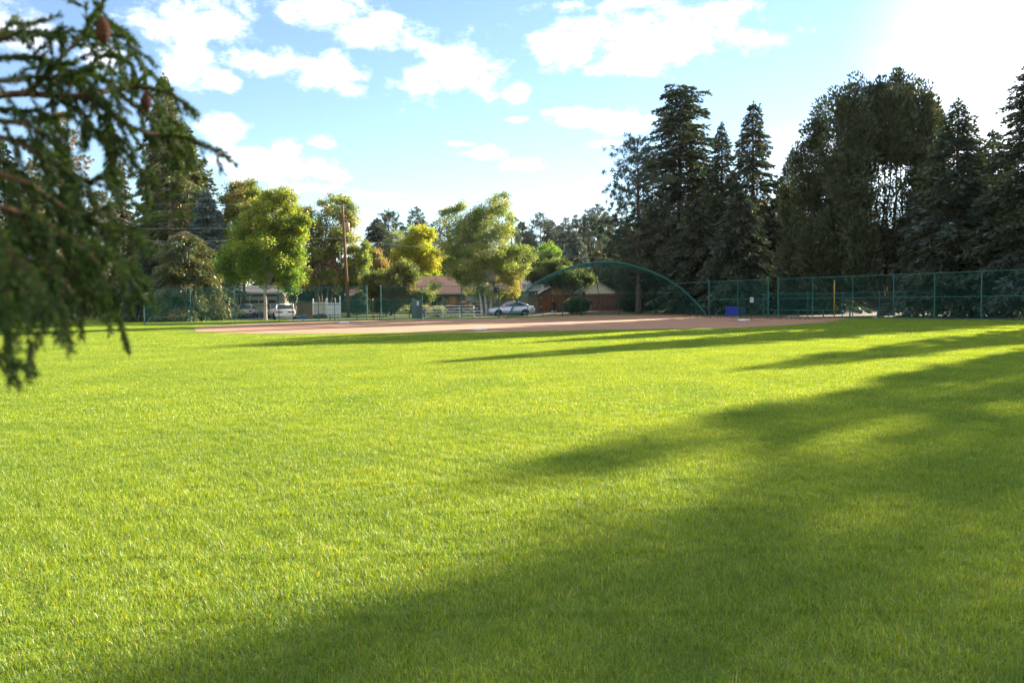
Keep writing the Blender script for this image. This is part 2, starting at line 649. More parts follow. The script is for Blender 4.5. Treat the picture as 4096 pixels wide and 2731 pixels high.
# ------------------------------------------------------------------ ground
def sheet(name, poly, z, m, kind='structure', ring=None, label=None, cat=None):
    """polygon sheet following the land, z above it"""
    import bmesh
    bm = bmesh.new()
    vs = [bm.verts.new((p[0], p[1], 0)) for p in poly]
    bm.faces.new(vs)
    bmesh.ops.triangulate(bm, faces=bm.faces[:])
    ymin, ymax = min(p[1] for p in poly), max(p[1] for p in poly)
    for yy in range(86, 98, 2):
        if ymin < yy < ymax:
            bmesh.ops.bisect_plane(bm, geom=bm.verts[:] + bm.edges[:] + bm.faces[:], plane_co=(0, yy, 0), plane_no=(0, 1, 0))
    for v in bm.verts:
        v.co.z = gz(v.co.x, v.co.y) + z
    bmesh.ops.recalc_face_normals(bm, faces=bm.faces[:])
    for f in bm.faces:
        if f.normal.z < 0:
            f.normal_flip()
    me = bpy.data.meshes.new(name)
    bm.to_mesh(me)
    bm.free()
    me.materials.append(m)
    o = bpy.data.objects.new(name, me)
    COL.objects.link(o)
    tag(o, label, cat, kind=kind)
    return o


def lawn_mat():
    m = bpy.data.materials.new('lawn')
    m.use_nodes = True
    nt = m.node_tree
    b = nt.nodes['Principled BSDF']
    b.inputs['Roughness'].default_value = .9
    b.inputs['Specular IOR Level'].default_value = .1
    geo = nt.nodes.new('ShaderNodeNewGeometry')
    n = nt.nodes.new('ShaderNodeTexNoise')
    n.inputs['Scale'].default_value = .25
    n.inputs['Detail'].default_value = 12
    n.inputs['Roughness'].default_value = .75
    nt.links.new(geo.outputs['Position'], n.inputs[0])
    cr = nt.nodes.new('ShaderNodeValToRGB')
    cr.color_ramp.elements[0].color = (.075, .12, .018, 1)
    cr.color_ramp.elements[1].color = (.16, .22, .03, 1)
    cr.color_ramp.elements[0].position = .3
    cr.color_ramp.elements[1].position = .7
    nt.links.new(n.outputs[0], cr.inputs[0])
    nt.links.new(cr.outputs[0], b.inputs['Base Color'])
    n2_ = nt.nodes.new('ShaderNodeTexNoise')
    n2_.inputs['Scale'].default_value = 30
    n2_.inputs['Detail'].default_value = 5
    nt.links.new(geo.outputs['Position'], n2_.inputs[0])
    bp = nt.nodes.new('ShaderNodeBump')
    bp.inputs['Strength'].default_value = .9
    bp.inputs['Distance'].default_value = .05
    nt.links.new(n2_.outputs[0], bp.inputs['Height'])
    nt.links.new(bp.outputs[0], b.inputs['Normal'])
    return m


LAWN = lawn_mat()
DIRT = mat('infield_clay', (.235, .125, .068), .95, col2=(.35, .195, .112), scale=1.3, detail=12, bump=.35, stretch=(.5, 1, 1))
ASPH = mat('asphalt', (.05, .048, .052), .85, var=.2, scale=2, bump=.2)
DUFF = mat('needle_litter', (.06, .038, .026), .95, col2=(.15, .095, .065), scale=2.2, bump=.5)
SCRUB = mat('dry_lawn', (.07, .09, .03), .95, col2=(.16, .13, .06), scale=.6, bump=.4, detail=10)


def ground():
    ys = [-400, -60, -5, 30, 84] + [86 + i for i in range(0, 12)] + [130, 400, 2500]
    xs = [-2500, -400, -60, 0, 60, 400, 2500]
    V = np.array([(x, y, gz(x, y)) for y in ys for x in xs])
    F = np.array([(j * 7 + i, j * 7 + i + 1, (j + 1) * 7 + i + 1, (j + 1) * 7 + i) for j in range(len(ys) - 1) for i in range(6)])
    me = fast_mesh('ground', V, F)
    me.materials.append(LAWN)
    o = bpy.data.objects.new('ground', me)
    COL.objects.link(o)
    tag(o, kind='structure')


ground()
dirt_px = [(785, 1326), (900, 1332), (1060, 1334.5), (1219, 1335), (1400, 1333.5), (1600, 1331), (1800, 1329.5), (2055, 1327), (2250, 1323), (2438, 1318.5),
           (2700, 1315), (2960, 1310), (3130, 1302), (3300, 1289), (3395, 1275)]
DIRT_POLY = [G(*p)[:2] for p in dirt_px]
# posts of the long fences, read off the photograph
FA = [(-29.6, 66.5), (-26.2, 67.4), (-23.0, 68.6), (-19.6, 69.6), (-16.6, 71.0), (-12.6, 72.0)]
FB = [(-11.4, 72.1), (-7.9, 73.0), (-4.45, 73.8), (-1.15, 74.7)]
FC = [(16.75, 70.0), (18.45, 67.3), (19.9, 64.0)]
FD = [(20.35, 63.0), (22.0, 60.3), (23.8, 57.6), (25.5, 55.1), (27.0, 52.7), (28.4, 49.9), (29.9, 46.8), (31.4, 43.7), (32.9, 40.6), (34.4, 37.5), (35.9, 34.4), (37.4, 31.3)]
BS_E = (G(2025, 1275.0)[:2], G(2832, 1266)[:2])


def bs_base(px):
    t = (px - 2427) / 402.0
    d = 70.8 + 7.9 * math.sqrt(max(0, 1 - t * t))
    v = XG(px, d)
    return Vector((v.x, d, 0))


back = []
back += [(23.0, 56.5 + 2.4), (22.0, 60.2), (20.3, 63.0), (19.9, 64.0), (18.4, 67.4), (16.9, 70.2)]
back += [tuple(bs_base(q)[:2]) for q in (2785, 2680, 2552, 2400, 2250, 2110)]
back += [(-1.1, 74.6), (-4.45, 73.7), (-11.4, 71.9), (-16.6, 70.8), (-18.3, 69.2), (-21, 65.0), (-22, 60.5), (-21.8, 56.5)]
DIRT_POLY += back
DIRT_POLY = [tuple(p) for p in DIRT_POLY]
sheet('infield', DIRT_POLY, .008, DIRT)
r_ = random.Random(5)
CLAYD = mat('scuffed_clay', (.16, .088, .055), .95, col2=(.27, .155, .1), scale=3, bump=.5)
for i, (px, py, rx, ry) in enumerate([(2234, 1279, 2.2, .9), (1380, 1293, 1.2, .6), (1925, 1321, 1.6, .6), (2975, 1284, 1.3, .7), (2120, 1300, 1.5, .7), (2600, 1276, 3.2, .35), (1650, 1284, 3.5, .3), (1150, 1300, 2.6, .4)]):
    c_ = G(px, py)
    k_ = 26
    pl = []
    for q in range(k_):
        a_ = 2 * PI * q / k_
        j_ = 1 + .22 * math.sin(3 * a_ + i) + r_.uniform(-.14, .14)
        pl.append((c_.x + rx * j_ * math.cos(a_), c_.y + ry * j_ * math.sin(a_) * 1.6))
    sheet('scuffed_ground', pl, .012 + .0006 * i, CLAYD)
# strip paths, drives and bare ground behind the fences
sheet('path', [(-95, 74.8), (-40, 76.2), (-20, 77.0), (-8, 79.5), (-1.5, 82.5), (1, 85.0), (-2.5, 84.6), (-8.5, 81.2), (-20, 78.6), (-40, 77.8), (-95, 76.6)], .012, CONC)
sheet('driveway', [tuple(XG(870, 82)[:2]), tuple(XG(1178, 80.6)[:2]), tuple(XG(1160, 101)[:2]), tuple(XG(905, 101)[:2])], .010, ASPH)
sheet('street', [tuple(XG(1905, 85.3)[:2]), tuple(XG(2240, 84.5)[:2]), tuple(XG(2320, 90)[:2]), tuple(XG(2190, 96)[:2]), tuple(XG(2040, 103)[:2]), tuple(XG(1900, 103)[:2])], .010, ASPH)
sheet('bare_yard', [tuple(XG(2165, 88)[:2]), tuple(XG(2600, 86)[:2]), tuple(XG(2800, 88)[:2]), tuple(XG(2800, 99)[:2]), tuple(XG(2165, 99)[:2])], .014, DUFF)
sheet('side_yard', [tuple(XG(1185, 81.5)[:2]), tuple(XG(1660, 88)[:2]), tuple(XG(1660, 97)[:2]), tuple(XG(1170, 97)[:2])], .006, SCRUB)
sheet('needle_strewn_ground', [(23.6, 59.2), (24.6, 57.4), (28.8, 50.4), (37.9, 31.5), (90, 10), (110, 60), (60, 84), (12, 84.5), (16.9, 71.0), (18.9, 67.6), (20.9, 63.2)], .009, DUFF)
tagf = None


# ------------------------------------------------------------------ grass
def in_poly(x, y, poly):
    c = False
    n = len(poly)
    for i in range(n):
        x1, y1 = poly[i]
        x2, y2 = poly[(i + 1) % n]
        if (y1 > y) != (y2 > y) and x < (x2 - x1) * (y - y1) / (y2 - y1) + x1:
            c = not c
    return c


def blade_patch(size, n, hgt, wid, seed, seg=True):
    rng = np.random.default_rng(seed)
    x = (rng.random(n) - .5) * size * 1.04
    y = (rng.random(n) - .5) * size * 1.04
    cl = np.sin(x * 9 + 1.3 * seed) * np.sin(y * 11 + seed) + np.sin(x * 23 + y * 17 + seed) * .6
    h = hgt * (.5 + .7 * rng.random(n)) * (1 + .22 * cl)
    long_ = rng.random(n) < .012
    h[long_] *= 1.45
    a = rng.random(n) * 2 * PI
    lean = np.abs(rng.normal(size=n)) * .7 + .15
    fx, fy = np.cos(a), np.sin(a)
    b = a + PI / 2 + rng.normal(size=n) * .4
    wx, wy = np.cos(b) * wid * .5, np.sin(b) * wid * .5
    ww = (.7 + .6 * rng.random(n))
    wx, wy = wx * ww, wy * ww
    V = np.zeros((n, 6, 3))
    for k, (t, wk) in enumerate(((0, 1.0), (.55, .85), (1, .12))):
        ox, oy, oz = fx * lean * h * t * t, fy * lean * h * t * t, h * t * (1 - .12 * t * lean)
        V[:, 2 * k] = np.stack([x + ox - wx * wk, y + oy - wy * wk, oz], 1)
        V[:, 2 * k + 1] = np.stack([x + ox + wx * wk, y + oy + wy * wk, oz], 1)
    i = np.arange(n)[:, None] * 6
    F = np.concatenate([i + np.array([0, 1, 3, 2]), i + np.array([2, 3, 5, 4])], 1).reshape(-1, 4)
    cols = np.array([(.155, .28, .016), (.20, .32, .02), (.095, .205, .014), (.24, .325, .035), (.42, .40, .17)])
    c = cols[rng.choice(5, n, p=[.36, .28, .25, .08, .03])] * (1 + rng.normal(size=(n, 1)) * .24)
    c = np.repeat(np.clip(c, .01, .9), 2, axis=0)
    me = fast_mesh('blades', V.reshape(-1, 3), F, c)
    me.materials.append(GRASS)
    return bpy.data.objects.new('blades', me)


def grass_mat():
    m = leafmat('grass_blades', .5, .45, .035, (1.68, 1.25, .32))
    nt = m.node_tree
    at = [n for n in nt.nodes if n.type == 'ATTRIBUTE'][0]
    geo = nt.nodes.new('ShaderNodeNewGeometry')
    n = nt.nodes.new('ShaderNodeTexNoise')
    n.inputs['Scale'].default_value = .55
    n.inputs['Detail'].default_value = 12
    n.inputs['Roughness'].default_value = .7
    nt.links.new(geo.outputs['Position'], n.inputs[0])
    cr = nt.nodes.new('ShaderNodeValToRGB')
    cr.color_ramp.elements[0].position = .32
    cr.color_ramp.elements[1].position = .68
    cr.color_ramp.elements[0].color = (.62, .74, .70, 1)
    cr.color_ramp.elements[1].color = (1.28, 1.14, 1.1, 1)
    nt.links.new(n.outputs[0], cr.inputs[0])
    mu = nt.nodes.new('ShaderNodeMix')
    mu.data_type = 'RGBA'
    mu.blend_type = 'MULTIPLY'
    mu.inputs['Factor'].default_value = 1
    tl = [l for l in nt.links if l.from_node == at]
    dst = [l.to_socket for l in tl]
    for l in tl:
        nt.links.remove(l)
    nt.links.new(at.outputs['Color'], mu.inputs['A'])
    nt.links.new(cr.outputs[0], mu.inputs['B'])
    for s_ in dst:
        nt.links.new(mu.outputs['Result'], s_)
    return m


GRASS = grass_mat()


def grass_layer(name, size, n, hgt, wid, y0, y1, seed, nvar=3, label=''):
    rng = np.random.default_rng(seed)
    pts = []
    y = y0 + size / 2
    while y < y1:
        hw = .66 * (y + size) + 2.2
        k = int(hw / size) + 1
        for i in range(-k, k + 1):
            x = i * size
            if not any(in_poly(x + a * size * .42, y + b * size * .42, DIRT_POLY) for a in (-1, 1) for b in (-1, 1)):
                fy = 82 if x < -20 else 75 + .27 * (x + 1)
                if y < fy and x < 24 + (58.5 - y) * .52:
                    pts.append((x, y, .0))
        y += size
    patches = [blade_patch(size, n, hgt, wid, seed * 10 + i) for i in range(nvar)]
    me = bpy.data.meshes.new(name)
    me.from_pydata(pts, [], [])
    a = me.attributes.new('turn', 'FLOAT', 'POINT')
    a.data.foreach_set('value', (rng.integers(0, 4, len(pts)) * (PI / 2)).astype(np.float32))
    a = me.attributes.new('pick', 'INT', 'POINT')
    a.data.foreach_set('value', rng.integers(0, nvar, len(pts)).astype(np.int32))
    o = bpy.data.objects.new(name, me)
    COL.objects.link(o)
    tag(o, label, 'grass', kind='stuff')
    ng = bpy.data.node_groups.new(name, 'GeometryNodeTree')
    ng.interface.new_socket('Geometry', in_out='INPUT', socket_type='NodeSocketGeometry')
    ng.interface.new_socket('Geometry', in_out='OUTPUT', socket_type='NodeSocketGeometry')
    gi = ng.nodes.new('NodeGroupInput')
    go = ng.nodes.new('NodeGroupOutput')
    g2i = ng.nodes.new('GeometryNodeGeometryToInstance')
    for pt in reversed(patches):
        oi = ng.nodes.new('GeometryNodeObjectInfo')
        oi.inputs['Object'].default_value = pt
        ng.links.new(oi.outputs['Geometry'], g2i.inputs[0])
    ip = ng.nodes.new('GeometryNodeInstanceOnPoints')
    ip.inputs['Pick Instance'].default_value = True
    ng.links.new(gi.outputs[0], ip.inputs['Points'])
    ng.links.new(g2i.outputs[0], ip.inputs['Instance'])
    na = ng.nodes.new('GeometryNodeInputNamedAttribute')
    na.data_type = 'INT'
    na.inputs['Name'].default_value = 'pick'
    ng.links.new(na.outputs['Attribute'], ip.inputs['Instance Index'])
    nb_ = ng.nodes.new('GeometryNodeInputNamedAttribute')
    nb_.data_type = 'FLOAT'
    nb_.inputs['Name'].default_value = 'turn'
    cx_ = ng.nodes.new('ShaderNodeCombineXYZ')
    ng.links.new(nb_.outputs['Attribute'], cx_.inputs[2])
    ng.links.new(cx_.outputs[0], ip.inputs['Rotation'])
    ng.links.new(ip.outputs[0], go.inputs[0])
    md = o.modifiers.new('blades', 'NODES')
    md.node_group = ng
    return o


grass_layer('grass', 1.0, 10500, .038, .0026, 1.0, 11.0, 3, 4, 'close mown green grass blades nearest the camera')
grass_layer('grass', 2.0, 18000, .036, .0045, 11.0, 29.0, 4, 4, 'mown grass across the middle of the outfield')
grass_layer('grass', 2.0, 5000, .036, .011, 29.0, 81.0, 5, 4, 'mown grass of the far outfield up to the clay and fence')


# ------------------------------------------------------------------ fences
FH = 2.95


def wires(mb, A, B, H, z0=.05, sp=.071, r=.0022, zf=None):
    A, B = Vector((*A, 0)), Vector((*B, 0))
    L = (B - A).length
    u = (B - A) / L
    h = H - z0
    for sgn in (1, -1):
        k = -h
        while k < L:
            x0, x1 = k, k + h
            a, b = max(0, x0), min(L, x1)
            if b - a > .03:
                za, zb = z0 + (a - x0), z0 + (b - x0)
                if sgn < 0:
                    a, b = L - a, L - b
                mb.tube([A + u * a + Vector((0, 0, za)), A + u * b + Vector((0, 0, zb))], r, 3, cap=False)
            k += sp


def fence(pts, name, label, group, H=FH, wr=.0022):
    t = thing(name, label, 'fence', (pts[0][0], pts[0][1], 0), group=group)
    for i, p in enumerate(pts):
        end = i in (0, len(pts) - 1)
        mb = MB().tube([(p[0], p[1], -.05), (p[0], p[1], H + (.06 if end else .0))], .05 if end else .034, 8)
        if end:
            mb.lathe((p[0], p[1], H + .06), [(.058, 0), (.055, .04), (.02, .075)], 8)
        obj('post', mb, GREEN, t, world=True, smooth=False)
    for nm, z, r in (('top_rail', H - .02, .026), ('middle_rail', H * .48, .022), ('bottom_rail', .06, .02)):
        obj(nm, MB().tube([(p[0], p[1], z) for p in pts], r, 6), GREEN, t, world=True)
    mb = MB()
    for a, b in zip(pts[:-1], pts[1:]):
        wires(mb, a, b, H - .02, r=wr)
    obj('chain_mesh', mb, GREENW, t, world=True)
    return t


GF = 'green chain link fences around the ball field'
fence(FA, 'chain_link_fence', 'tall green chain link fence at left from its free end to the narrow gap', GF, wr=.0029)
fence(FB, 'chain_link_fence', 'tall green chain link fence in front of the aluminium bleachers', GF)
fence(FC, 'chain_link_fence', 'short run of green chain link fence with the blue box behind it', GF)
fence(FD, 'chain_link_fence', 'long green chain link fence running right under the dark spruces', GF, wr=.0017)

# backstop ------------------------------------------------------------
bt = thing('backstop', 'domed green chain link backstop with curved ribs and arched front pipe', 'backstop', (7, 74, 0))
arch_px = [(2025, 1275), (2050, 1222), (2100, 1150 + 2), (2150, 1131), (2195, 1104), (2260, 1076), (2315, 1060), (2370, 1051), (2420, 1047.5), (2470, 1051),
           (2530, 1063), (2590, 1082), (2660, 1114), (2725, 1156), (2780, 1208), (2832, 1266)]
arch_px = [(2025, 1275), (2062, 1210), (2105, 1162), (2150, 1128), (2195, 1103), (2260, 1075), (2315, 1060), (2370, 1050.5), (2420, 1047), (2470, 1050),
           (2530, 1062), (2590, 1080), (2660, 1112), (2722, 1152), (2778, 1204), (2832, 1266)]
E0, E1 = Vector((*BS_E[0], 0)), Vector((*BS_E[1], 0))


def arch_pt(px, py):
    # depth on the slightly forward-leaning plane of the front pipe
    f = (px - 2025) / (2832 - 2025.)
    d0 = E0.y * (1 - f) + E1.y * f
    return P(px, py, d0 - 0.5 * max(0, (1275 - py) / 228.))


AP = [arch_pt(*q) for q in arch_px]
AP[0].z = AP[-1].z = 0
pairs = [(3, 2110), (4, 2172), (5, 2250), (6, 2325), (7, 2400), (8, 2477), (9, 2552), (10, 2617), (11, 2680), (12, 2742), (13, 2787)]


def rib(a, b, n=12):
    pts = []
    back_ = Vector(((b.x - a.x) * .25, (b.y - a.y) * .62, a.z * .10))
    upv = Vector((0, 0, a.z * .66))
    for i in range(n + 1):
        t = i / n
        c0, c1, c2, c3 = a, a + back_, b + upv, b
        pts.append(c0 * (1 - t) ** 3 + c1 * 3 * t * (1 - t) ** 2 + c2 * 3 * t * t * (1 - t) + c3 * t ** 3)
    return pts


RIBS = [[AP[0].copy() for _ in range(13)]]
RIBS.append(rib(AP[1], Vector(((bs_base(2065))[:]))))
for k, q in pairs:
    RIBS.append(rib(AP[k], bs_base(q)))
RIBS.append(rib(AP[14], bs_base(2818)))
RIBS.append([AP[-1].copy() for _ in range(13)])


def smooth_pts(pts, n=6):
    out = []
    m = len(pts)
    for i in range(m - 1):
        p0, p1, p2, p3 = pts[max(0, i - 1)], pts[i], pts[i + 1], pts[min(m - 1, i + 2)]
        for j in range(n):
            t = j / n
            out.append(.5 * ((2 * p1) + (p2 - p0) * t + (2 * p0 - 5 * p1 + 4 * p2 - p3) * t * t + (3 * p1 - p0 - 3 * p2 + p3) * t ** 3))
    out.append(pts[-1])
    return out


obj('front_arch', MB().tube(smooth_pts(AP), .045, 8), GREEN, bt, smooth=True, world=True)
for r_ in RIBS[2:-2]:
    obj('rib', MB().tube(r_, .032, 6), GREEN, bt, smooth=True, world=True)


def surf(u, v):
    """u across the ribs, v from the arch (0) to the ground (1)"""
    u = min(max(u, 0), len(RIBS) - 1.001)
    i = int(u)
    f = u - i
    v = min(max(v, 0), 1) * 12
    j = min(11, int(v))
    g = v - j
    a = RIBS[i][j].lerp(RIBS[i][j + 1], g)
    b = RIBS[i + 1][j].lerp(RIBS[i + 1][j + 1], g)
    return a.lerp(b, f)


hr = MB()
for zt in (2.1,):
    line = []
    for q in range(0, 61):
        u = .8 + q / 60 * (len(RIBS) - 2.6)
        lo, hi = 0.0, 1.0
        if surf(u, 0).z < zt:
            continue
        for _ in range(18):
            mid_ = (lo + hi) / 2
            if surf(u, mid_).z > zt:
                lo = mid_
            else:
                hi = mid_
        line.append(surf(u, lo))
    hr.tube(line, .024, 6)
obj('horizontal_rail', hr, GREEN, bt, smooth=True, world=True)
nm = MB()
NU = len(RIBS) - 1
US = 8.3 / (18.5 / NU)                      # how many rib steps a 45 degree wire drifts over the full drop
n_w = 300
for sgn in (1, -1):
    for q in range(n_w):
        u0 = -US + (NU + US) * q / n_w
        pl = []
        for j in range(13):
            v = j / 12
            u = u0 + US * v if sgn > 0 else NU - (u0 + US * v)
            if 0.05 <= u <= NU - .05:
                pl.append(surf(u, v))
        if len(pl) > 1:
            nm.tube(pl, .0015, 3, cap=False)
# doubled netting under the arch
for sgn in (1, -1):
    for q in range(n_w * 2):
        u0 = -US * .3 + (NU + US * .3) * q / (n_w * 2)
        pl = []
        for j in range(4):
            v = j / 3 * .27
            u = u0 + US * v if sgn > 0 else NU - (u0 + US * v)
            if 0.3 <= u <= NU - .3:
                pl.append(surf(u, v) - Vector((0, .04, .03)))
        if len(pl) > 1:
            nm.tube(pl, .0024, 3, cap=False)
obj('chain_mesh', nm, GREENW, bt, world=True)
gap = fence([FB[-1], tuple(AP[0].lerp(AP[2], .0)[:2])], 'chain_link_fence', 'narrow green fence panel closing the gap beside the backstop arch', GF) if False else None
rl = MB()
rl.tube([(FB[-1][0], FB[-1][1], FH - .02), tuple(P(2120, 1142, 74.6))], .026, 6)
obj('side_rail', rl, GREEN, bt, world=True)
rl = MB()
rl.tube([tuple(P(2708, 1133, 71.5)), (FC[0][0], FC[0][1], FH - .02)], .026, 6)
obj('side_rail', MB().tube([tuple(P(2790, 1202, 71.2)), (FC[0][0], FC[0][1], FH * .48)], .022, 6), GREEN, bt, world=True)
obj('side_rail', rl, GREEN, bt, world=True)


# dugouts --------------------------------------------------------------
def dugout(pts, name, label, H, bench, group):
    t = thing(name, label, 'dugout frame', (pts[0][0], pts[0][1], 0), group=group)
    for p in pts:
        obj('post', MB().tube([(p[0], p[1], -.05), (p[0], p[1], H + .05)], .035, 8).lathe((p[0], p[1], H + .05), [(.042, 0), (.02, .05)], 8), GREEN, t, world=True)
    obj('top_rail', MB().tube([(p[0], p[1], H) for p in pts], .026, 6), GREEN, t, world=True)
    mb = MB()
    for a, b in zip(pts[:-1], pts[1:]):
        wires(mb, a, b, H, sp=.09)
    obj('chain_mesh', mb, GREENW, t, world=True)
    return t


def bench(A, B, label, group, z=.52):
    A, B = Vector((*A, 0)), Vector((*B, 0))
    t = thing('bench', label, 'bench', A, group=group)
    L = (B - A).length
    rz = math.atan2(B.y - A.y, B.x - A.x)
    c = (A + B) / 2
    obj('seat', MB().box((c.x, c.y, z), (L, .26, .05), rz), GREEN, t, world=True)
    k = max(3, int(L / 2.2) + 1)
    for i in range(k):
        p = A.lerp(B, (i + .3) / (k - .4))
        obj('leg', MB().box((p.x, p.y, z / 2 - .012), (.07, .07, z - .03), rz).box((p.x, p.y, .02), (.08, .3, .04), rz), GREEN, t, world=True)
    return t


dl = [tuple(XG(q, 74.4 + (q - 1172) * .0035)[:2]) for q in (1172, 1340, 1493, 1652)]
dugout(dl, 'dugout_enclosure', 'low green pipe and wire dugout behind the fence left of the bleachers', 1.78, None, 'player dugouts behind the fence')
db = [tuple(XG(q, 73.6 + (q - 1172) * .0035)[:2]) for q in (1178, 1460, 1500, 1655)]
bench(db[0], db[1], 'long green bench behind the fence with the white gate beyond it', 'player benches')
bench(db[2], db[3], 'shorter green bench behind the fence beside the bleachers', 'player benches')
dr = [(20.6, 67.5), (22.9, 63.8), (24.6, 61.4), (26.2, 58.8), (27.3, 57.3)]
dugout(dr, 'dugout_enclosure', 'low green pipe and wire dugout behind the fence in the tree shade', 1.78, None, 'player dugouts behind the fence')
bench((20.6, 66.3), (26.2, 57.6), 'long green bench in the shaded dugout under the trees', 'player benches')


# small things on the fence -----------------------------------------------
def panel(name, label, cat, c, wdt, hgt, m, rz=.26, parts=None, thick=.03):
    t = thing(name, label, cat, c, rz)
    mb = MB().box((0, 0, 0), (wdt, thick, hgt))
    obj('board', mb, m, t)
    return t


def notice(label, c, wdt, hgt, rz, rows, header=None):
    t = panel('notice_sign', label, 'sign', c, wdt, hgt, WHITE, rz)
    ink = mat('sign_ink', (.12, .12, .14), .7)
    mb = MB()
    for i in range(rows):
        z = hgt * .36 - i * hgt * .72 / max(1, rows - 1)
        w_ = wdt * (.55 + .25 * ((i * 7) % 3) / 2)
        mb.box((0, -.018, z), (w_, .004, hgt * .035))
    obj('printed_lines', mb, ink, t)
    return t


notice('small white sign plate at the top left corner of the left fence', P(587, 1174.5, 66.5) + Vector((0, -.06, 0)), .40, .22, .26, 3)
notice('white notice sheet on the grey cabinet behind the fence', P(1671.5, 1213, 75.6), .19, .36, .2, 6)
notice('white sign hanging in the shade behind the right hand fence', P(3007, 1199.5, 66.4), .34, .39, -1.0, 7)
t = thing('equipment_cabinet', 'grey metal cabinet standing behind the fence with a white notice', 'cabinet', XG(1670, 76.2))
CABM = mat('grey_cabinet', (.07, .10, .10), .5, var=.15)
obj('body', MB().box((0, 0, .92), (.95, .5, 1.8)), CABM, t)
obj('plinth', MB().box((0, 0, .01), (1.05, .6, .06)), CONC, t)
obj('door', MB().box((.2, -.262, .92), (.48, .02, 1.6)), mat('grey_cabinet_door', (.045, .07, .07), .5), t)
for (px, py, d, lb) in ((1982, 1161, 74.2, 'black box hung near the top of the fence beside the silver car'),
                        (2334, 1178.5, 76.9, 'black box hung on the backstop in front of the round bush')):
    t = thing('scoreboard_box', lb, 'box', P(px, py, d), .1, 'black boxes on the wire')
    obj('body', MB().box((0, 0, 0), (.31, .16, .5)), BLACK, t)
    obj('lid', MB().box((0, -.005, .26), (.33, .19, .03)), BLACK, t)
# bases
for (px, py, lb) in ((1377, 1291.5, 'white base plate near the narrow gap in the left fence'), (1921, 1319, 'white base plate closest to the outfield grass in front of the bleachers'),
                     (2976, 1282, 'white base plate in front of the blue box')):
    g = G(px, py)
    t = thing('base_plate', lb, 'base', (g.x, g.y, .008), .68, 'bases of the ball field')
    obj('bag', MB().box((0, 0, .04), (.55, .55, .08)), WHITE, t)
# boxes behind the right fence
BLUEP = mat('blue_plastic', (.015, .02, .33), .5, var=.08)
g = XG(2928, 69.2)
t = thing('storage_bin', 'bright blue upright box behind the fence', 'box', (g.x, g.y, 0), -.1)
obj('body', MB().box((0, 0, .39), (.95, .6, .76)), BLUEP, t)
obj('lid', MB().box((0, 0, .79), (.99, .64, .05)), BLUEP, t)
g = XG(2969, 69.4)
t = thing('storage_bin', 'dark teal box standing beside the blue box', 'box', (g.x, g.y, 0), -.1)
DKT = mat('dark_teal_plastic', (.01, .035, .05), .5)
obj('body', MB().box((0, 0, .39), (.46, .5, .76)), DKT, t)
obj('lid', MB().box((0, 0, .79), (.49, .53, .05)), DKT, t)
# yellow pole
g = XG(3337, 60.6)
t = thing('foul_pole', 'yellow pole standing behind the right hand fence', 'pole', (g.x, g.y, 0))
obj('shaft', MB().tube([(0, 0, -.1), (0, 0, HT(3338, 1121, 60.6))], .045, 10), mat('yellow_paint', (.34, .21, .03), .6), t, smooth=True)
obj('cap', MB().lathe((0, 0, HT(3338, 1121, 60.6)), [(.06, 0), (.05, .03), (.01, .05)], 10), GREEN, t)

# bleachers ----------------------------------------------------------------
a = XG(1722, 79.6)
t = thing('bleachers', 'aluminium bleachers with four rows of planks behind the fence', 'bleachers', (a.x, a.y, 0), .06)
k79 = 79.6 / FP
rows = [(0.0, 1.10, .62, -.9), (.75, .80, .62, -.55), (1.7, .50, .62, .35)]
W_ = 6.0
for i, (z, y) in enumerate(((.36, -1.05), (.62, -.45), (.88, .3), (1.12, 1.0))):
    xo = (-.6, .9, .1, -.4)[i] * .6
    obj('seat_plank', MB().box((xo + 1.9, y, z), (5.3, .24, .045)), ALU, t)
    if i:
        obj('foot_plank', MB().box((xo + 1.9, y - .42, z - .28), (5.1, .22, .035)), ALU, t)
for x in (-.4, 1.2, 2.8, 4.2):
    mb = MB()
    mb.box((x, 0, .04), (.07, 2.7, .05)).box((x, -1.05, .19), (.05, .05, .28)).box((x, -.45, .33), (.05, .05, .54)).box((x, .3, .45), (.05, .05, .8)).box((x, 1.0, .58), (.05, .05, 1.04))
    mb.tube([(x, -1.05, .3), (x, 1.0, 1.04)], .025, 5)
    obj('frame', mb, ALU, t)
for x in (-.4, 1.2, 2.8):
    for q in ([(x, 1.0, .1), (x + 1.5, 1.0, .95)], [(x, 1.04, .95), (x + 1.5, 1.04, .1)], [(x, -.45, .1), (x + 1.5, -.45, .55)]):
        obj('cross_brace', MB().tube(q, .024, 5), ALU, t)


# ------------------------------------------------------------------ cars
TYRE = mat('tyre_rubber', (.015, .015, .016), .8)
RIM = mat('alloy_rim', (.45, .46, .48), .3, metal=.8, var=.05)
REDL = mat('red_lamp', (.35, .015, .015), .25, var=.1)
LAMP = mat('clear_lamp', (.55, .55, .55), .15, var=.1)


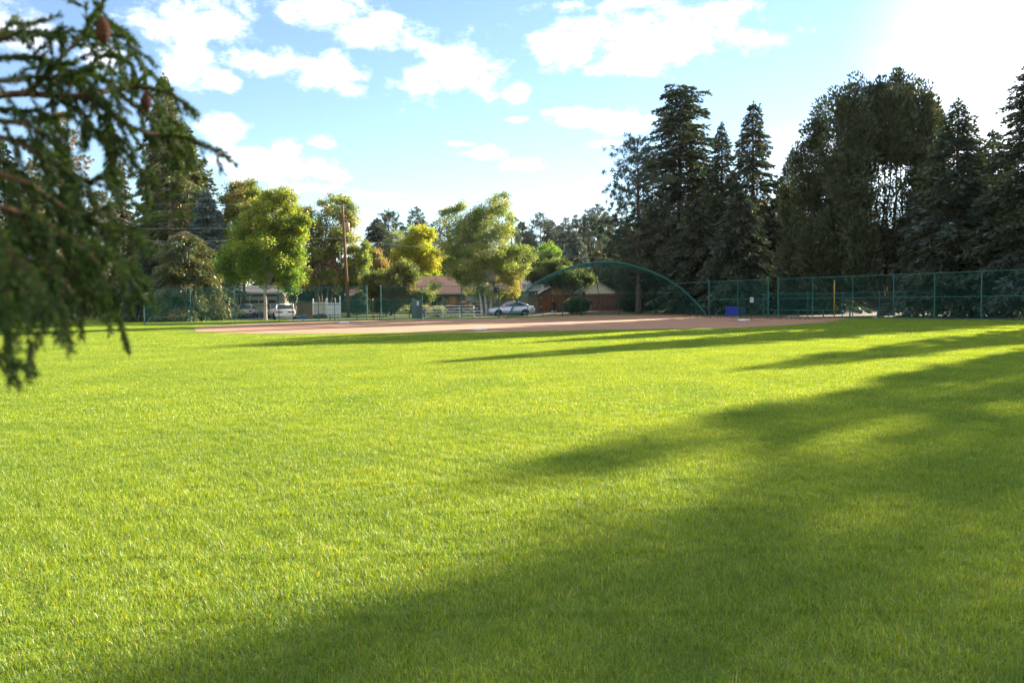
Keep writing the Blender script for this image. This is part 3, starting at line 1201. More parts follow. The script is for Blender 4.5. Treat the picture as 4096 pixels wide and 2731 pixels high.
def car(label, loc, rz, paint, st, roof, wb, dims, wr=.31, hub=True, group='parked cars', dark_top=False, rear='sedan', name='parked_car'):
    """x runs nose (+) to tail (-). st: (x, z_bottom, z_top, half_width); roof: greenhouse stations (x, z, half_width)"""
    t = thing(name, label, 'car', loc, rz, group)
    vs, fs = [], []
    N = 12
    for (x, zb, zt, hw) in st:
        h = zt - zb
        half = [(0, zb), (hw * .80, zb), (hw * .95, zb + h * .12), (hw, zb + h * .38), (hw * .985, zb + h * .68), (hw * .93, zt - .045), (hw * .82, zt)]
        ring = half + [(0, zt + .012)] + [(-y, z) for y, z in reversed(half[1:])]
        N = len(ring)
        vs += [(x, y, z) for y, z in ring]
    m = len(st)
    for i in range(m - 1):
        for k_ in range(N):
            k2 = (k_ + 1) % N
            fs.append((i * N + k_, (i + 1) * N + k_, (i + 1) * N + k2, i * N + k2))
    fs.append(tuple(range(N)))
    fs.append(tuple((m - 1) * N + k_ for k_ in range(N - 1, -1, -1)))
    body = obj('body', MB().add(vs, fs), paint, t, smooth=True)
    # greenhouse: glass, then roof skin and pillars
    (xa, za, ha), (xb, zb_, hb), (xc, zc, hc), (xd, zd, hd) = roof     # windscreen foot, windscreen top, rear window top, rear window foot
    lo = [(xa, -ha, za), (xa, ha, za), (xd, hd, zd), (xd, -hd, zd)]
    hi = [(xb, -hb, zb_ - .03), (xb, hb, zb_ - .03), (xc, hc, zc - .03), (xc, -hc, zc - .03)]
    g_ = MB().add(lo + hi, [(0, 1, 2, 3), (7, 6, 5, 4), (0, 4, 5, 1), (1, 5, 6, 2), (2, 6, 7, 3), (3, 7, 4, 0)])
    obj('windows', g_, GLASS, t)
    rm = paint if not dark_top else mat('black_soft_top', (.02, .02, .02), .8)
    r_ = MB()
    xs_ = [xb - (xb - xc) * q / 6 for q in range(7)]
    vv, ff = [], []
    for q, x in enumerate(xs_):
        f = q / 6
        z = zb_ * (1 - f) + zc * f + .05 * math.sin(PI * f)
        hw = (hb * (1 - f) + hc * f) + .02
        for y, dz in ((-1, -.05), (-.93, -.005), (-.5, .03), (0, .04), (.5, .03), (.93, -.005), (1, -.05)):
            vv.append((x, y * hw, z + dz))
    for q in range(6):
        for k_ in range(6):
            ff.append((q * 7 + k_, q * 7 + k_ + 1, (q + 1) * 7 + k_ + 1, (q + 1) * 7 + k_))
    obj('roof', MB().add(vv, ff), rm, t, smooth=True)
    for s_ in (-1, 1):
        xm = (xb + xc) / 2 - .1
        for tb in (([(xa, s_ * ha, za), (xb, s_ * (hb + .005), zb_ - .01)], .035), ([(xc, s_ * (hc + .005), zc - .01), (xd, s_ * hd, zd)], [.05, .09]),
                   ([(xm, s_ * (ha + .01), (za + zd) / 2 - .02), (xm - .03, s_ * (hb + .012), zb_ + .01)], .028)):
            obj('pillar', MB().tube(tb[0], tb[1], 6), rm, t, smooth=True)
    for sx in (wb[0], wb[1]):
        for s_ in (-1, 1):
            hwb = dims[1] / 2
            wh = thing('wheel', None, None, (sx, s_ * (hwb - .10), wr))
            del_ = [k_ for k_ in wh.keys()]
            wh.parent = t
            prof = [(.0, wr * .6), (.02, wr * .97), (.06, wr), (.16, wr), (.2, wr * .95), (.2, wr * .6)]
            vv, ff = [], []
            n = 20
            for (yy, rr) in prof:
                for k_ in range(n):
                    a_ = 2 * PI * k_ / n
                    vv.append((rr * math.cos(a_), s_ * (yy - .09), rr * math.sin(a_)))
            for q in range(len(prof) - 1):
                for k_ in range(n):
                    k2 = (k_ + 1) % n
                    ff.append((q * n + k_, q * n + k2, (q + 1) * n + k2, (q + 1) * n + k_))
            ff.append(tuple(range(n)))
            obj('tyre', MB().add(vv, ff), TYRE, wh, smooth=False)
            rb = MB()
            yo = s_ * .085
            for k_ in range(7):
                a_ = 2 * PI * k_ / 7
                rb.tube([(0, yo, 0), (wr * .6 * math.cos(a_), yo + s_ * .005, wr * .6 * math.sin(a_))], [.035, .028], 5)
            ring_ = [(wr * .62 * math.cos(2 * PI * k_ / 16), yo, wr * .62 * math.sin(2 * PI * k_ / 16)) for k_ in range(17)]
            rb.tube(ring_, .022, 5, cap=False)
            obj('rim', rb, RIM, wh, smooth=True)
            ar = MB()
            yo = s_ * (hwb + .004)
            n = 18
            inner = [((wr + .015) * math.cos(PI * k_ / n), yo, (wr + .015) * math.sin(PI * k_ / n)) for k_ in range(n + 1)]
            vv = [(0, yo, 0)] + [((wr + .055) * math.cos(PI * k_ / n * 1.12 - .19), yo, (wr + .055) * math.sin(PI * k_ / n * 1.12 - .19)) for k_ in range(n + 1)]
            ar.add(vv, [(0, k_, k_ + 1) for k_ in range(1, n + 1)])
            obj('wheel_arch', ar, BLACK, wh)
            wh.children[0].location.y = s_ * .03
            wh.children[1].location.y = s_ * .045
    return t


SILV = mat('silver_paint', (.42, .44, .50), .3, metal=.55, var=.02, coat=.5)
WPNT = mat('aged_white_paint', (.66, .64, .60), .35, var=.04, coat=.3)
CPNT = mat('beige_paint', (.55, .47, .38), .4, var=.05, coat=.3)
# silver sedan, seen from the side with its nose to the left
sc = XG(2044, 85.6)
car('silver sedan parked side-on with its nose to the left beyond the fence', (sc.x, sc.y, .015), PI + .12, SILV,
    [(2.40, .36, .60, .55), (2.34, .25, .70, .76), (2.15, .19, .79, .87), (1.6, .18, .88, .91), (1.05, .18, .95, .92), (.6, .18, .97, .92), (-.6, .18, .97, .92), (-1.4, .18, .99, .92), (-1.9, .22, 1.0, .89), (-2.25, .30, .98, .82), (-2.38, .42, .90, .74), (-2.42, .5, .78, .66)],
    [(1.12, .93, .80), (.35, 1.42, .60), (-.85, 1.42, .60), (-1.75, .99, .74)], (1.45, -1.30), (4.8, 1.84), .325)
c = bpy.context.scene.objects['parked_car']
hl = MB().box((2.22, .66, .66), (.2, .3, .13), .35).box((2.22, -.66, .66), (.2, .3, .13), -.35)
obj('headlight', MB().box((2.23, .62, .67), (.2, .32, .13), -.45), LAMP, c)
obj('headlight', MB().box((2.23, -.62, .67), (.2, .32, .13), .45), LAMP, c)
obj('tail_light', MB().box((-2.33, .62, .84), (.14, .3, .16), .35), REDL, c)
obj('tail_light', MB().box((-2.33, -.62, .84), (.14, .3, .16), -.35), REDL, c)
obj('grille', MB().box((2.39, 0, .6), (.05, .62, .16)), BLACK, c)
obj('number_plate', MB().box((2.425, 0, .42), (.02, .48, .11)), WHITE, c)
obj('bumper_intake', MB().box((2.365, .0, .31), (.05, 1.1, .1)), BLACK, c)
for s_ in (-1, 1):
    obj('mirror', MB().box((.82, s_ * .98, 1.02), (.12, .2, .13)), SILV, c)
    for x in (.05, -.95):
        obj('door_handle', MB().box((x, s_ * .925, .84), (.17, .03, .03)), SILV, c)
obj('sill', MB().box((.05, .0, .2), (2.1, 1.86, .1)), BLACK, c)

# white sedan seen from behind
sc = XG(1138, 82.3)
car('white boxy sedan on the drive, rear facing the field, red lamp strips', (sc.x, sc.y, .012), rad(90) + .30, WPNT,
    [(2.5, .3, .75, .85), (2.3, .22, .86, .9), (1.2, .2, .92, .92), (0, .2, .95, .92), (-1.3, .22, .96, .92), (-2.2, .26, .95, .90), (-2.52, .32, .90, .88), (-2.6, .36, .58, .87)],
    [(1.1, .93, .80), (.35, 1.38, .66), (-1.0, 1.38, .66), (-1.55, .96, .78)], (1.55, -1.4), (5.0, 1.86), .32)
c = bpy.context.scene.objects['parked_car.001']
c.scale = (1.05, 1.08, 1.06)
for s_ in (-1, 1):
    obj('tail_light', MB().box((-2.56, s_ * .53, .71), (.1, .62, .13)), REDL, c)
obj('number_plate', MB().box((-2.60, 0, .66), (.05, .3, .16)), WHITE, c)
obj('bumper', MB().box((-2.63, 0, .45), (.14, 1.78, .15)).box((-2.6, 0, .33), (.08, 1.7, .07)), WPNT, c)
# beige hatchback seen from behind
sc = XG(992, 91)
car('small beige hatchback parked rear-on in front of the garage', (sc.x, sc.y, sc.z + .012), rad(90) + .12, CPNT,
    [(1.9, .3, .7, .72), (1.7, .24, .82, .8), (.8, .22, .88, .82), (-1.2, .24, .92, .82), (-1.75, .28, .90, .81), (-1.9, .34, .82, .80)],
    [(.85, .9, .74), (.3, 1.36, .60), (-1.25, 1.38, .60), (-1.72, .92, .72)], (1.15, -1.15), (3.8, 1.66), .29)
c = bpy.context.scene.objects['parked_car.002']
for s_ in (-1, 1):
    obj('tail_light', MB().box((-1.87, s_ * .62, .72), (.08, .28, .15)), REDL, c)
obj('number_plate', MB().box((-1.9, 0, .70), (.05, .3, .14)), WHITE, c)
obj('bumper', MB().box((-1.95, 0, .52), (.12, 1.62, .13)), CPNT, c)
# car with dark soft top half hidden by the maple trunk
sc = XG(1094, 89.5)
car('pale car with a black soft top half hidden behind the white sedan', (sc.x, sc.y, sc.z + .012), rad(90) + .5, CPNT,
    [(2.1, .3, .75, .75), (1.9, .22, .85, .83), (1.0, .2, .92, .86), (-1.3, .22, .96, .86), (-1.9, .26, .94, .84), (-2.1, .34, .82, .82)],
    [(1.0, .93, .76), (.4, 1.46, .62), (-1.2, 1.5, .62), (-1.7, .96, .74)], (1.3, -1.25), (4.2, 1.74), .3, dark_top=True)


# ------------------------------------------------------------------ houses
def window(parent, c, wd, hg, fm=WHITE, bars=1, y=-.0):
    f = .06
    mb = MB()
    x, yy, z = c
    mb.box((x, yy, z + hg / 2 - f / 2), (wd, .07, f)).box((x, yy, z - hg / 2 + f / 2), (wd, .07, f))
    mb.box((x - wd / 2 + f / 2, yy, z), (f, .07, hg - 2 * f)).box((x + wd / 2 - f / 2, yy, z), (f, .07, hg - 2 * f))
    for b in range(bars):
        mb.box((x - wd / 2 + wd * (b + 1) / (bars + 1), yy, z), (f * .7, .06, hg - 2 * f))
    w_ = obj('window', mb, fm, parent)
    obj('pane', MB().box((x, yy + .012, z), (wd - 2 * f - .01, .025, hg - 2 * f - .01)), GLASS, w_)
    return w_


def gable_house(name, label, x0, x1, y0, dep, wh, rh, wm, rm, over=.5, axis='x', z0=.25, rz=0, fascia=WHITE):
    """front wall along local x at y=0; ridge along x (eaves to the front) or along y (gable to the front)"""
    t = thing(name, label, 'house', ((x0 + x1) / 2, y0, z0), rz)
    L = x1 - x0
    mb = MB()
    mb.box((0, dep / 2, wh / 2 - .2), (L, dep, wh + .4))
    if axis == 'x':
        for s_ in (-1, 1):
            xx = s_ * L / 2
            mb.add([(xx - .02 * s_, 0, wh), (xx - .02 * s_, dep, wh), (xx - .02 * s_, dep / 2, rh - .12)], [(0, 1, 2)])
    else:
        for yy in (.0, dep):
            mb.add([(-L / 2, yy, wh), (L / 2, yy, wh), (0, yy, rh - .1)], [(0, 1, 2)])
    obj('wall', mb, wm, t)
    th = .14
    mb = MB()
    if axis == 'x':
        k_ = (rh - wh) / (dep / 2)
        ez = wh - over * k_
        for s_ in (0, 1):
            ya = -over if s_ == 0 else dep + over
            ym = dep / 2
            vs = [(-L / 2 - over, ya, ez), (L / 2 + over, ya, ez), (L / 2 + over, ym, rh), (-L / 2 - over, ym, rh)]
            vs += [(a_, b_, c_ + th) for a_, b_, c_ in vs]
            mb.add(vs, [(0, 1, 2, 3), (4, 5, 6, 7), (0, 1, 5, 4), (1, 2, 6, 5), (2, 3, 7, 6), (3, 0, 4, 7)])
        rf = obj('roof', mb, rm, t)
        obj('fascia', MB().box((0, -over - .015, ez + .04), (L + 2 * over, .03, .2)), fascia, rf)
    else:
        k_ = (rh - wh) / (L / 2)
        ez = wh - over * k_
        for s_ in (-1, 1):
            xa = s_ * (L / 2 + over)
            vs = [(xa, -over, ez), (xa, dep + over, ez), (0, dep + over, rh), (0, -over, rh)]
            vs += [(a_, b_, c_ + th) for a_, b_, c_ in vs]
            mb.add(vs, [(0, 1, 2, 3), (4, 5, 6, 7), (0, 1, 5, 4), (1, 2, 6, 5), (2, 3, 7, 6), (3, 0, 4, 7)])
        rf = obj('roof', mb, rm, t)
        fm = MB()
        for s_ in (-1, 1):
            fm.tube([(s_ * (L / 2 + over), -over - .03, ez + .05), (0, -over - .03, rh + .05)], .08, 4)
        obj('fascia', fm, fascia, rf)
    return t


ROOFG = mat('grey_shingles', (.13, .12, .13), .9, var=.25, scale=5, lines=('Z', 3))
ROOFB = mat('brown_shingles', (.30, .165, .12), .9, var=.18, scale=5, lines=('Z', 3))
ROOFL = mat('pale_shingles', (.30, .28, .27), .9, var=.15, scale=5, lines=('Z', 3))
ROOFD = mat('dark_shingles', (.06, .06, .065), .9, var=.2, scale=5)
WALLP = mat('pale_lilac_siding', (.40, .35, .34), .8, var=.06, lines=('Z', 2.6))
WALLC = mat('cream_siding', (.52, .44, .34), .8, var=.05, lines=('Z', 2.6))
WALLO = mat('olive_siding', (.16, .14, .105), .8, var=.08, lines=('Z', 2.6))
WALLY = mat('yellow_cream_siding', (.62, .54, .40), .8, var=.05, lines=('Z', 2.6))
WALLD = mat('dark_grey_siding', (.06, .065, .07), .8, var=.1)
BLUET = mat('blue_trim', (.02, .035, .16), .5)
DOORO = mat('orange_wood_door', (.34, .14, .04), .6, var=.15, scale=4)
CEDAR = mat('red_cedar_boards', (.28, .085, .03), .8, var=.3, scale=5, stretch=(1, 1, .15))
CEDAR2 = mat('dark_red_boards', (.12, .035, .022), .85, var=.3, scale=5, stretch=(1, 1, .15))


def xr(a, b, d):
    return XG(a, d).x, XG(b, d).x


# pale house at the left, behind the young tree
x0, x1 = xr(245, 505, 104)
hA = gable_house('house', 'pale house with grey roof behind the young tree at left', x0, x1, 104, 8, 2.5, 4.6, WALLP, ROOFG)
window(hA, (-1.9 - .15, -.04, 1.5), 1.4, 1.15, BLUET)
window(hA, (2.6, -.04, 1.5), 1.3, 1.1, BLUET)
# cream garage with blue trim
x0, x1 = xr(915, 1132, 101)
hB = gable_house('garage', 'cream garage with blue trim behind the parked cars', x0, x1, 101, 7, 2.75, 3.5, WALLC, ROOFG, fascia=WHITE)
hB['category'] = 'garage'
gx = XG(1037, 101).x - hB.location.x
gd = obj('garage_door', MB().box((gx, -.05, 1.12), (4.5, .06, 2.25)), mat('cream_door', (.56, .48, .38), .7, var=.04), hB)
for i in range(4):
    obj('door_pane', MB().box((gx - 1.65 + i * 1.1, -.085, 1.62), (.92, .02, .34)), GLASS, gd)
obj('door_trim', MB().box((gx, -.06, 2.34), (4.9, .07, .16)).box((gx - 2.36, -.06, 1.12), (.16, .07, 2.27)).box((gx + 2.36, -.06, 1.12), (.16, .07, 2.27)), BLUET, hB)
# dark house behind the pole
x0, x1 = xr(1398, 1530, 106)
hC = gable_house('house', 'dark walled house with brown roof right behind the utility pole', x0, x1, 106, 8, 2.5, 4.0, WALLD, ROOFB)
window(hC, (-1.0, -.04, 1.5), .9, .7)
# olive house with numbers
x0, x1 = xr(1640, 2075, 98)
hD = gable_house('house', 'long olive house with brown roof and house number beside an orange door', x0, x1, 98, 8.5, 2.45, 4.35, WALLO, ROOFB, fascia=mat('tan_trim', (.42, .38, .28), .7))
lx = lambda px: XG(px, 98).x - hD.location.x
window(hD, (lx(1749), -.04, 1.38), 1.5, 1.15, mat('tan_trim', (.42, .38, .28)))
window(hD, (lx(1895), -.04, 1.38), 1.9, 1.0, mat('tan_trim', (.42, .38, .28)), 2)
od = obj('door', MB().box((lx(1812), -.03, 1.03), (.98, .06, 2.06)), DOORO, hD)
obj('door_panel', MB().box((lx(1812), -.065, 1.5), (.6, .02, .7)).box((lx(1812), -.065, .6), (.6, .02, .7)), mat('orange_panel', (.42, .2, .07), .6), od)


def text_obj(name, s, size, loc, m, parent, rx=PI / 2, rz=0, ext=.01):
    cu = bpy.data.curves.new(name, 'FONT')
    cu.body = s
    cu.size = size
    cu.extrude = ext
    cu.align_x = 'CENTER'
    cu.offset = .004
    o = bpy.data.objects.new(name, cu)
    COL.objects.link(o)
    bpy.context.view_layer.update()
    dg = bpy.context.evaluated_depsgraph_get()
    me = bpy.data.meshes.new_from_object(o.evaluated_get(dg))
    bpy.data.objects.remove(o)
    me.materials.clear()
    me.materials.append(m)
    o = bpy.data.objects.new(name, me)
    COL.objects.link(o)
    o.parent = parent
    o.location = loc
    o.rotation_euler = (rx, 0, rz)
    return o


for i, ch in enumerate('1635'):
    text_obj('house_number', ch, .26, (lx(1775 + i * 4.9), -.03, 1.72 - i * .155), mat('number_metal', (.45, .45, .38), .5), hD)
mb = MB()
for (q, z, r_) in ((1960, 1.5, .17), (1898, .55, .16), (1731, .5, .15)):
    n = 12
    vs = [(lx(q) + r_ * math.cos(2 * PI * k_ / n), -.05, z + r_ * math.sin(2 * PI * k_ / n)) for k_ in range(n)]
    vs += [(a_, -.01, c_) for a_, b_, c_ in vs]
    mb.add(vs, [tuple(range(n - 1, -1, -1))] + [(k_, (k_ + 1) % n, n + (k_ + 1) % n, n + k_) for k_ in range(n)])
obj('wall_ornament', mb, mat('orange_ornament', (.42, .07, .02), .6), hD)
# olive garage to its right
x0, x1 = xr(2078, 2152, 96)
hE = gable_house('garage', 'olive garage with pale eave behind the silver sedan', x0, x1, 96, 9, 2.55, 3.3, WALLO, ROOFG)
hE['category'] = 'garage'
lx = lambda px: XG(px, 96).x - hE.location.x
obj('garage_door', MB().box((lx(2100), -.05, 1.02), (1.3, .06, 2.05)), mat('olive_door', (.20, .175, .13), .7), hE)
obj('wall_lamp', MB().lathe((lx(2143), -.12, 1.95), [(.04, 0), (.08, .05), (.08, .18), (.02, .24)], 8), WHITE, hE)
# pale roofed house behind the fences
x0, x1 = xr(2095, 2200, 116)
gable_house('house', 'pale roofed cream house glimpsed between garage and shed', x0, x1, 116, 9, 2.5, 4.3, WALLY, ROOFL)
# gabled cream house
x0, x1 = xr(2315, 2462, 112)
hF = gable_house('house', 'cream gabled house above the red board fence behind the backstop', x0, x1, 112, 12, 2.4, 3.95, WALLY, ROOFG, axis='y', over=.45, fascia=mat('dark_green_trim', (.03, .05, .045)))
# shed with dark roof
x0, x1 = xr(2160, 2292, 103)
hG = gable_house('shed', 'low garden shed with dark sloping roof behind the orange boards', x0, x1, 103, 4, 2.05, 3.15, mat('ochre_boards', (.33, .2, .08), .8), ROOFD, axis='y', over=.4, fascia=mat('dark_fascia', (.05, .04, .035)))
hG['category'] = 'shed'


def board_fence(label, pts, H, m, gz_=.25, wpost=None):
    t = thing('board_fence', label, 'fence', (pts[0][0], pts[0][1], gz_), group='wooden board fences')
    mb = MB()
    r = random.Random(3)
    for a_, b_ in zip(pts[:-1], pts[1:]):
        A_, B_ = Vector((*a_, 0)), Vector((*b_, 0))
        L = (B_ - A_).length
        rz = math.atan2(B_.y - A_.y, B_.x - A_.x)
        n = int(L / .15)
        for i in range(n):
            p = A_.lerp(B_, (i + .5) / n)
            h = H + r.uniform(-.012, .012)
            mb.box((p.x, p.y, gz_ + h / 2), (.138, .022, h), rz)
    obj('boards', mb, m, t, world=True)
    rl_ = MB()
    for z in (.35, H - .3):
        rl_.tube([(p[0], p[1] + .05, gz_ + z) for p in pts], .04, 4)
    obj('rail', rl_, m, t, world=True)
    return t


board_fence('bright orange-brown board fence with hinged gate behind the wheelie bin', [tuple(XG(2152, 97)[:2]), tuple(XG(2262, 97)[:2])], 1.95, CEDAR)
board_fence('dark red board fence in shade behind the backstop', [tuple(XG(2262, 98)[:2]), tuple(XG(2372, 98)[:2]), tuple(XG(2640, 98)[:2])], 1.95, CEDAR2)
bf = board_fence('weathered board fence low behind the right end of the backstop', [tuple(XG(2650, 99)[:2]), tuple(XG(2800, 99)[:2])], 1.2, mat('weathered_boards', (.12, .1, .09), .9))
hf = bpy.context.scene.objects['board_fence']
for z in (.55, 1.65):
    p = XG(2158, 96.9)
    obj('hinge', MB().box((p.x + .18, 96.93, .25 + z), (.36, .02, .06)), WHITE, hf, world=True)

board_fence('low brown board fence left of the cream fence panel', [tuple(XG(1176, 92)[:2]), tuple(XG(1250, 92)[:2])], 1.45, mat('brown_boards', (.13, .07, .045), .9, var=.4, scale=6, stretch=(1, 1, .2)))
# white vinyl fence and gate
p0, p1 = XG(1253, 88.5), XG(1308, 88.5)
t = thing('vinyl_fence', 'cream solid fence panel left of the white gate', 'fence', p0)
obj('panel', MB().box(((p1.x - p0.x) / 2, 0, .86), (p1.x - p0.x, .05, 1.62)), mat('cream_vinyl', (.58, .50, .38), .6), t)
for x in (.02, p1.x - p0.x - .06):
    q = obj('post', MB().box((x, 0, .9), (.13, .13, 1.8)), WHITE, t)
    obj('finial', MB().lathe((x, 0, 1.8), [(.08, 0), (.09, .04), (.05, .07), (.075, .13), (.05, .2), (.01, .24)], 10), WHITE, q, smooth=True)
p0, p1 = XG(1311, 87.5), XG(1358, 87.0)
t = thing('garden_gate', 'white picket gate with ball finials beside the utility pole', 'gate', p0)
Lg = p1.x - p0.x
for x in (0, Lg * .62, Lg):
    hgt = 1.85 if x < Lg else 2.05
    q = obj('post', MB().box((x, 0, hgt / 2), (.13, .13, hgt)), WHITE, t)
    obj('finial', MB().lathe((x, 0, hgt), [(.08, 0), (.09, .04), (.05, .07), (.08, .14), (.05, .22), (.01, .26)], 10), WHITE, q, smooth=True)
mb = MB()
for i in range(5):
    mb.box((Lg * (i + .5) / 5, 0, .82), (Lg / 5 - .02, .03, 1.5))
obj('slats', mb, WHITE, t)
obj('rail', MB().box((Lg / 2, -.03, 1.45), (Lg, .03, .09)).box((Lg / 2, -.03, .9), (Lg, .03, .09)).box((Lg / 2, -.03, .2), (Lg, .03, .09)), mat('grey_white', (.5, .48, .45)), t)
# brick planter, tarp and heap
def lump(name, label, cat, px, d, rx, ry, h, m, seed, group=None, rough=.18):
    g_ = XG(px, d)
    rng = np.random.default_rng(seed)
    t = thing(name, label, cat, g_, group=group)
    vs, fs = [], []
    n, k_ = 14, 6
    ph = rng.random(6) * 6
    for j in range(k_ + 1):
        e = j / k_ * PI / 2
        for i in range(n):
            a_ = 2 * PI * i / n
            w_ = 1 + rough * (math.sin(2 * a_ + ph[0]) + .6 * math.sin(3 * a_ + ph[1] + e * 2) + .4 * math.sin(5 * a_ + ph[2])) * (1 - j / k_ * .5)
            vs.append((rx * math.cos(a_) * math.cos(e) * w_, ry * math.sin(a_) * math.cos(e) * w_, h * math.sin(e) * (1 + .15 * math.sin(2 * a_ + ph[3]) * (j < k_)) - .02))
    for j in range(k_):
        for i in range(n):
            i2 = (i + 1) % n
            fs.append((j * n + i, j * n + i2, (j + 1) * n + i2, (j + 1) * n + i))
    obj('body' if cat != 'rock' else 'stone', MB().add(vs, fs), m, t, smooth=True)
    return t


lump('tarpaulin', 'crumpled blue tarpaulin lying in the yard right of the white sedan', 'tarpaulin', 1205, 87.5, .65, .4, .28, mat('blue_tarp', (.02, .06, .25), .5), 3)
lump('firewood_heap', 'brown covered heap lying against the cream fence panel', 'heap', 1282, 86.8, .8, .5, .45, mat('brown_cover', (.05, .035, .02), .9), 4)
lump('soil_mound', 'brown mound of soil between the tarpaulin and the covered heap', 'mound', 1243, 88.4, 1.0, .5, .32, mat('soil', (.14, .07, .045), .95, bump=.5), 5)
ROCK = mat('pale_rock', (.42, .36, .33), .9, var=.2, scale=6)
for i, (px, r_) in enumerate(((316, .22), (392, .2), (409, .26))):
    lump('garden_rock', ('pale garden rock beside the young tree trunk', 'small pale garden rock in front of the pale house', 'larger round pale garden rock in front of the pale house')[i],
         'rock', px, 93.5, r_, r_, r_ * 1.5, ROCK, 20 + i, 'garden rocks')
# garden bench left
g = XG(284, 90)
t = thing('garden_bench', 'pale plank garden bench behind the young tree', 'bench', g)
obj('seat', MB().box((0, 0, .62), (1.5, .4, .05)), mat('pale_plank', (.4, .36, .33), .8), t)
for x in (-.6, .6):
    obj('leg', MB().box((x, 0, .3), (.1, .34, .6)), BARK, t)
# wheelie bin, mailbox
g = XG(2216, 95.6)
t = thing('wheelie_bin', 'black wheeled rubbish bin standing against the orange boards', 'bin', g)
obj('body', MB().add([(-.26, -.3, .06), (.26, -.3, .06), (.26, .3, .06), (-.26, .3, .06), (-.33, -.38, .98), (.33, -.38, .98), (.33, .38, .98), (-.33, .38, .98)],
                     [(0, 3, 2, 1), (4, 5, 6, 7), (0, 1, 5, 4), (1, 2, 6, 5), (2, 3, 7, 6), (3, 0, 4, 7)]), BLACK, t)
obj('lid', MB().box((0, -.02, 1.02), (.7, .8, .08)), BLACK, t)
for s_ in (-1, 1):
    obj('wheel', MB().tube([(s_ * .28, .3, .1), (s_ * .34, .3, .1)], .1, 12), TYRE, t)
for px in (2210, 2224):
    g2 = XG(px, 95.2)
    t = thing('garden_tool', ('long handled garden fork leaning left of the bin lid' if px == 2210 else 'long handled rake leaning right of the bin lid'), 'garden tool', g2, group='tools leaning on the bin')
    obj('handle', MB().tube([(0, -.35, .02), (0.03, .55, 1.75)], .016, 6), mat('tool_handle', (.4, .35, .28)), t)
    obj('head', MB().box((0, -.36, .04), (.3, .03, .08)), ALU, t)
g = XG(2362, 87.2)
t = thing('mailbox', 'black mailbox on a wooden post beside the round bush', 'mailbox', g)
obj('post', MB().box((0, 0, .5), (.1, .1, 1.0)), mat('wooden_post', (.22, .13, .08), .9), t)
n = 10
prof_ = [(-.11, 0), (.11, 0)] + [(.11 * math.cos(PI * k_ / n), .13 + .11 * math.sin(PI * k_ / n)) for k_ in range(n + 1)]
vs = [(y_, -.28, z_ + 1.02) for y_, z_ in prof_] + [(y_, .28, z_ + 1.02) for y_, z_ in prof_]
m_ = len(prof_)
obj('box', MB().add([(v[0] * 1.9, v[1], v[2] * 1.0 + (v[2] - 1.02) * .6) for v in vs], [tuple(range(m_ - 1, -1, -1)), tuple(range(m_, 2 * m_))] + [(i, (i + 1) % m_, m_ + (i + 1) % m_, m_ + i) for i in range(m_)]), BLACK, t)

# utility pole and wires
g = XG(1395, 88)
ptop = P(1369, 818, 88) - g
t = thing('utility_pole', 'tall leaning brown wooden utility pole with a transformer can', 'utility pole', g)
pm = mat('creosoted_wood', (.14, .06, .035), .85, var=.25, scale=5, stretch=(1, 1, .1))
obj('pole', MB().tube([(0, 0, -.2), tuple(ptop * .5), tuple(ptop)], [.2, .16, .12], 12), pm, t, smooth=True)
tp = P(1389, 890, 87.8) - g
cn = obj('transformer', MB().lathe((tp.x, tp.y, tp.z - .95), [(.2, 0), (.23, .03), (.23, .85), (.2, .9), (.05, .98)], 14), mat('transformer_tan', (.30, .2, .16), .5), t, smooth=True)
obj('bushing', MB().lathe((tp.x - .05, tp.y, tp.z), [(.05, 0), (.07, .06), (.04, .12), (.06, .18), (.02, .26)], 8), BLACK, cn)
obj('bracket', MB().tube([tuple(ptop * .87), (tp.x, tp.y, tp.z - .3)], .04, 5).tube([tuple(ptop * .9), (tp.x, tp.y, tp.z - .1)], .04, 5), BLACK, t)


def wire(label, pts, d0, d1, r, sag=.0, m=None):
    ps = []
    for i, (px, py) in enumerate(pts):
        f = i / (len(pts) - 1)
        ps.append(P(px, py, d0 * (1 - f) + d1 * f))
    ps = smooth_pts(ps, 6)
    o = obj('power_line', MB().tube(ps, r, 5), m or mat('cable', (.35, .34, .33), .6))
    tag(o, label, 'cable', 'overhead cables')
    return o


wire('thick pale cable running from the pole across the birch to the right', [(1385, 957), (1640, 985), (1900, 1003), (2120, 1014), (2300, 1025), (2450, 1034), (2620, 1040)], 88, 99, .022)
wire('thin high wire running right from the pole top', [(1369, 820), (1640, 848), (1900, 870), (2120, 903), (2300, 910), (2460, 915), (2600, 922)], 88, 99, .009)
wire('upper thin wire running left from the pole past the spruces', [(1369, 835), (1150, 822), (900, 817), (600, 818), (200, 830)], 88, 88, .008)
wire('middle wire running left from the pole in front of the spruces', [(1375, 905), (1150, 912), (950, 912), (700, 915), (400, 916)], 88, 86, .012)
wire('lowest cable running left from the pole behind the maple', [(1385, 957), (1320, 954), (1150, 956), (900, 962), (700, 964), (350, 966), (100, 970)], 88, 84, .016)


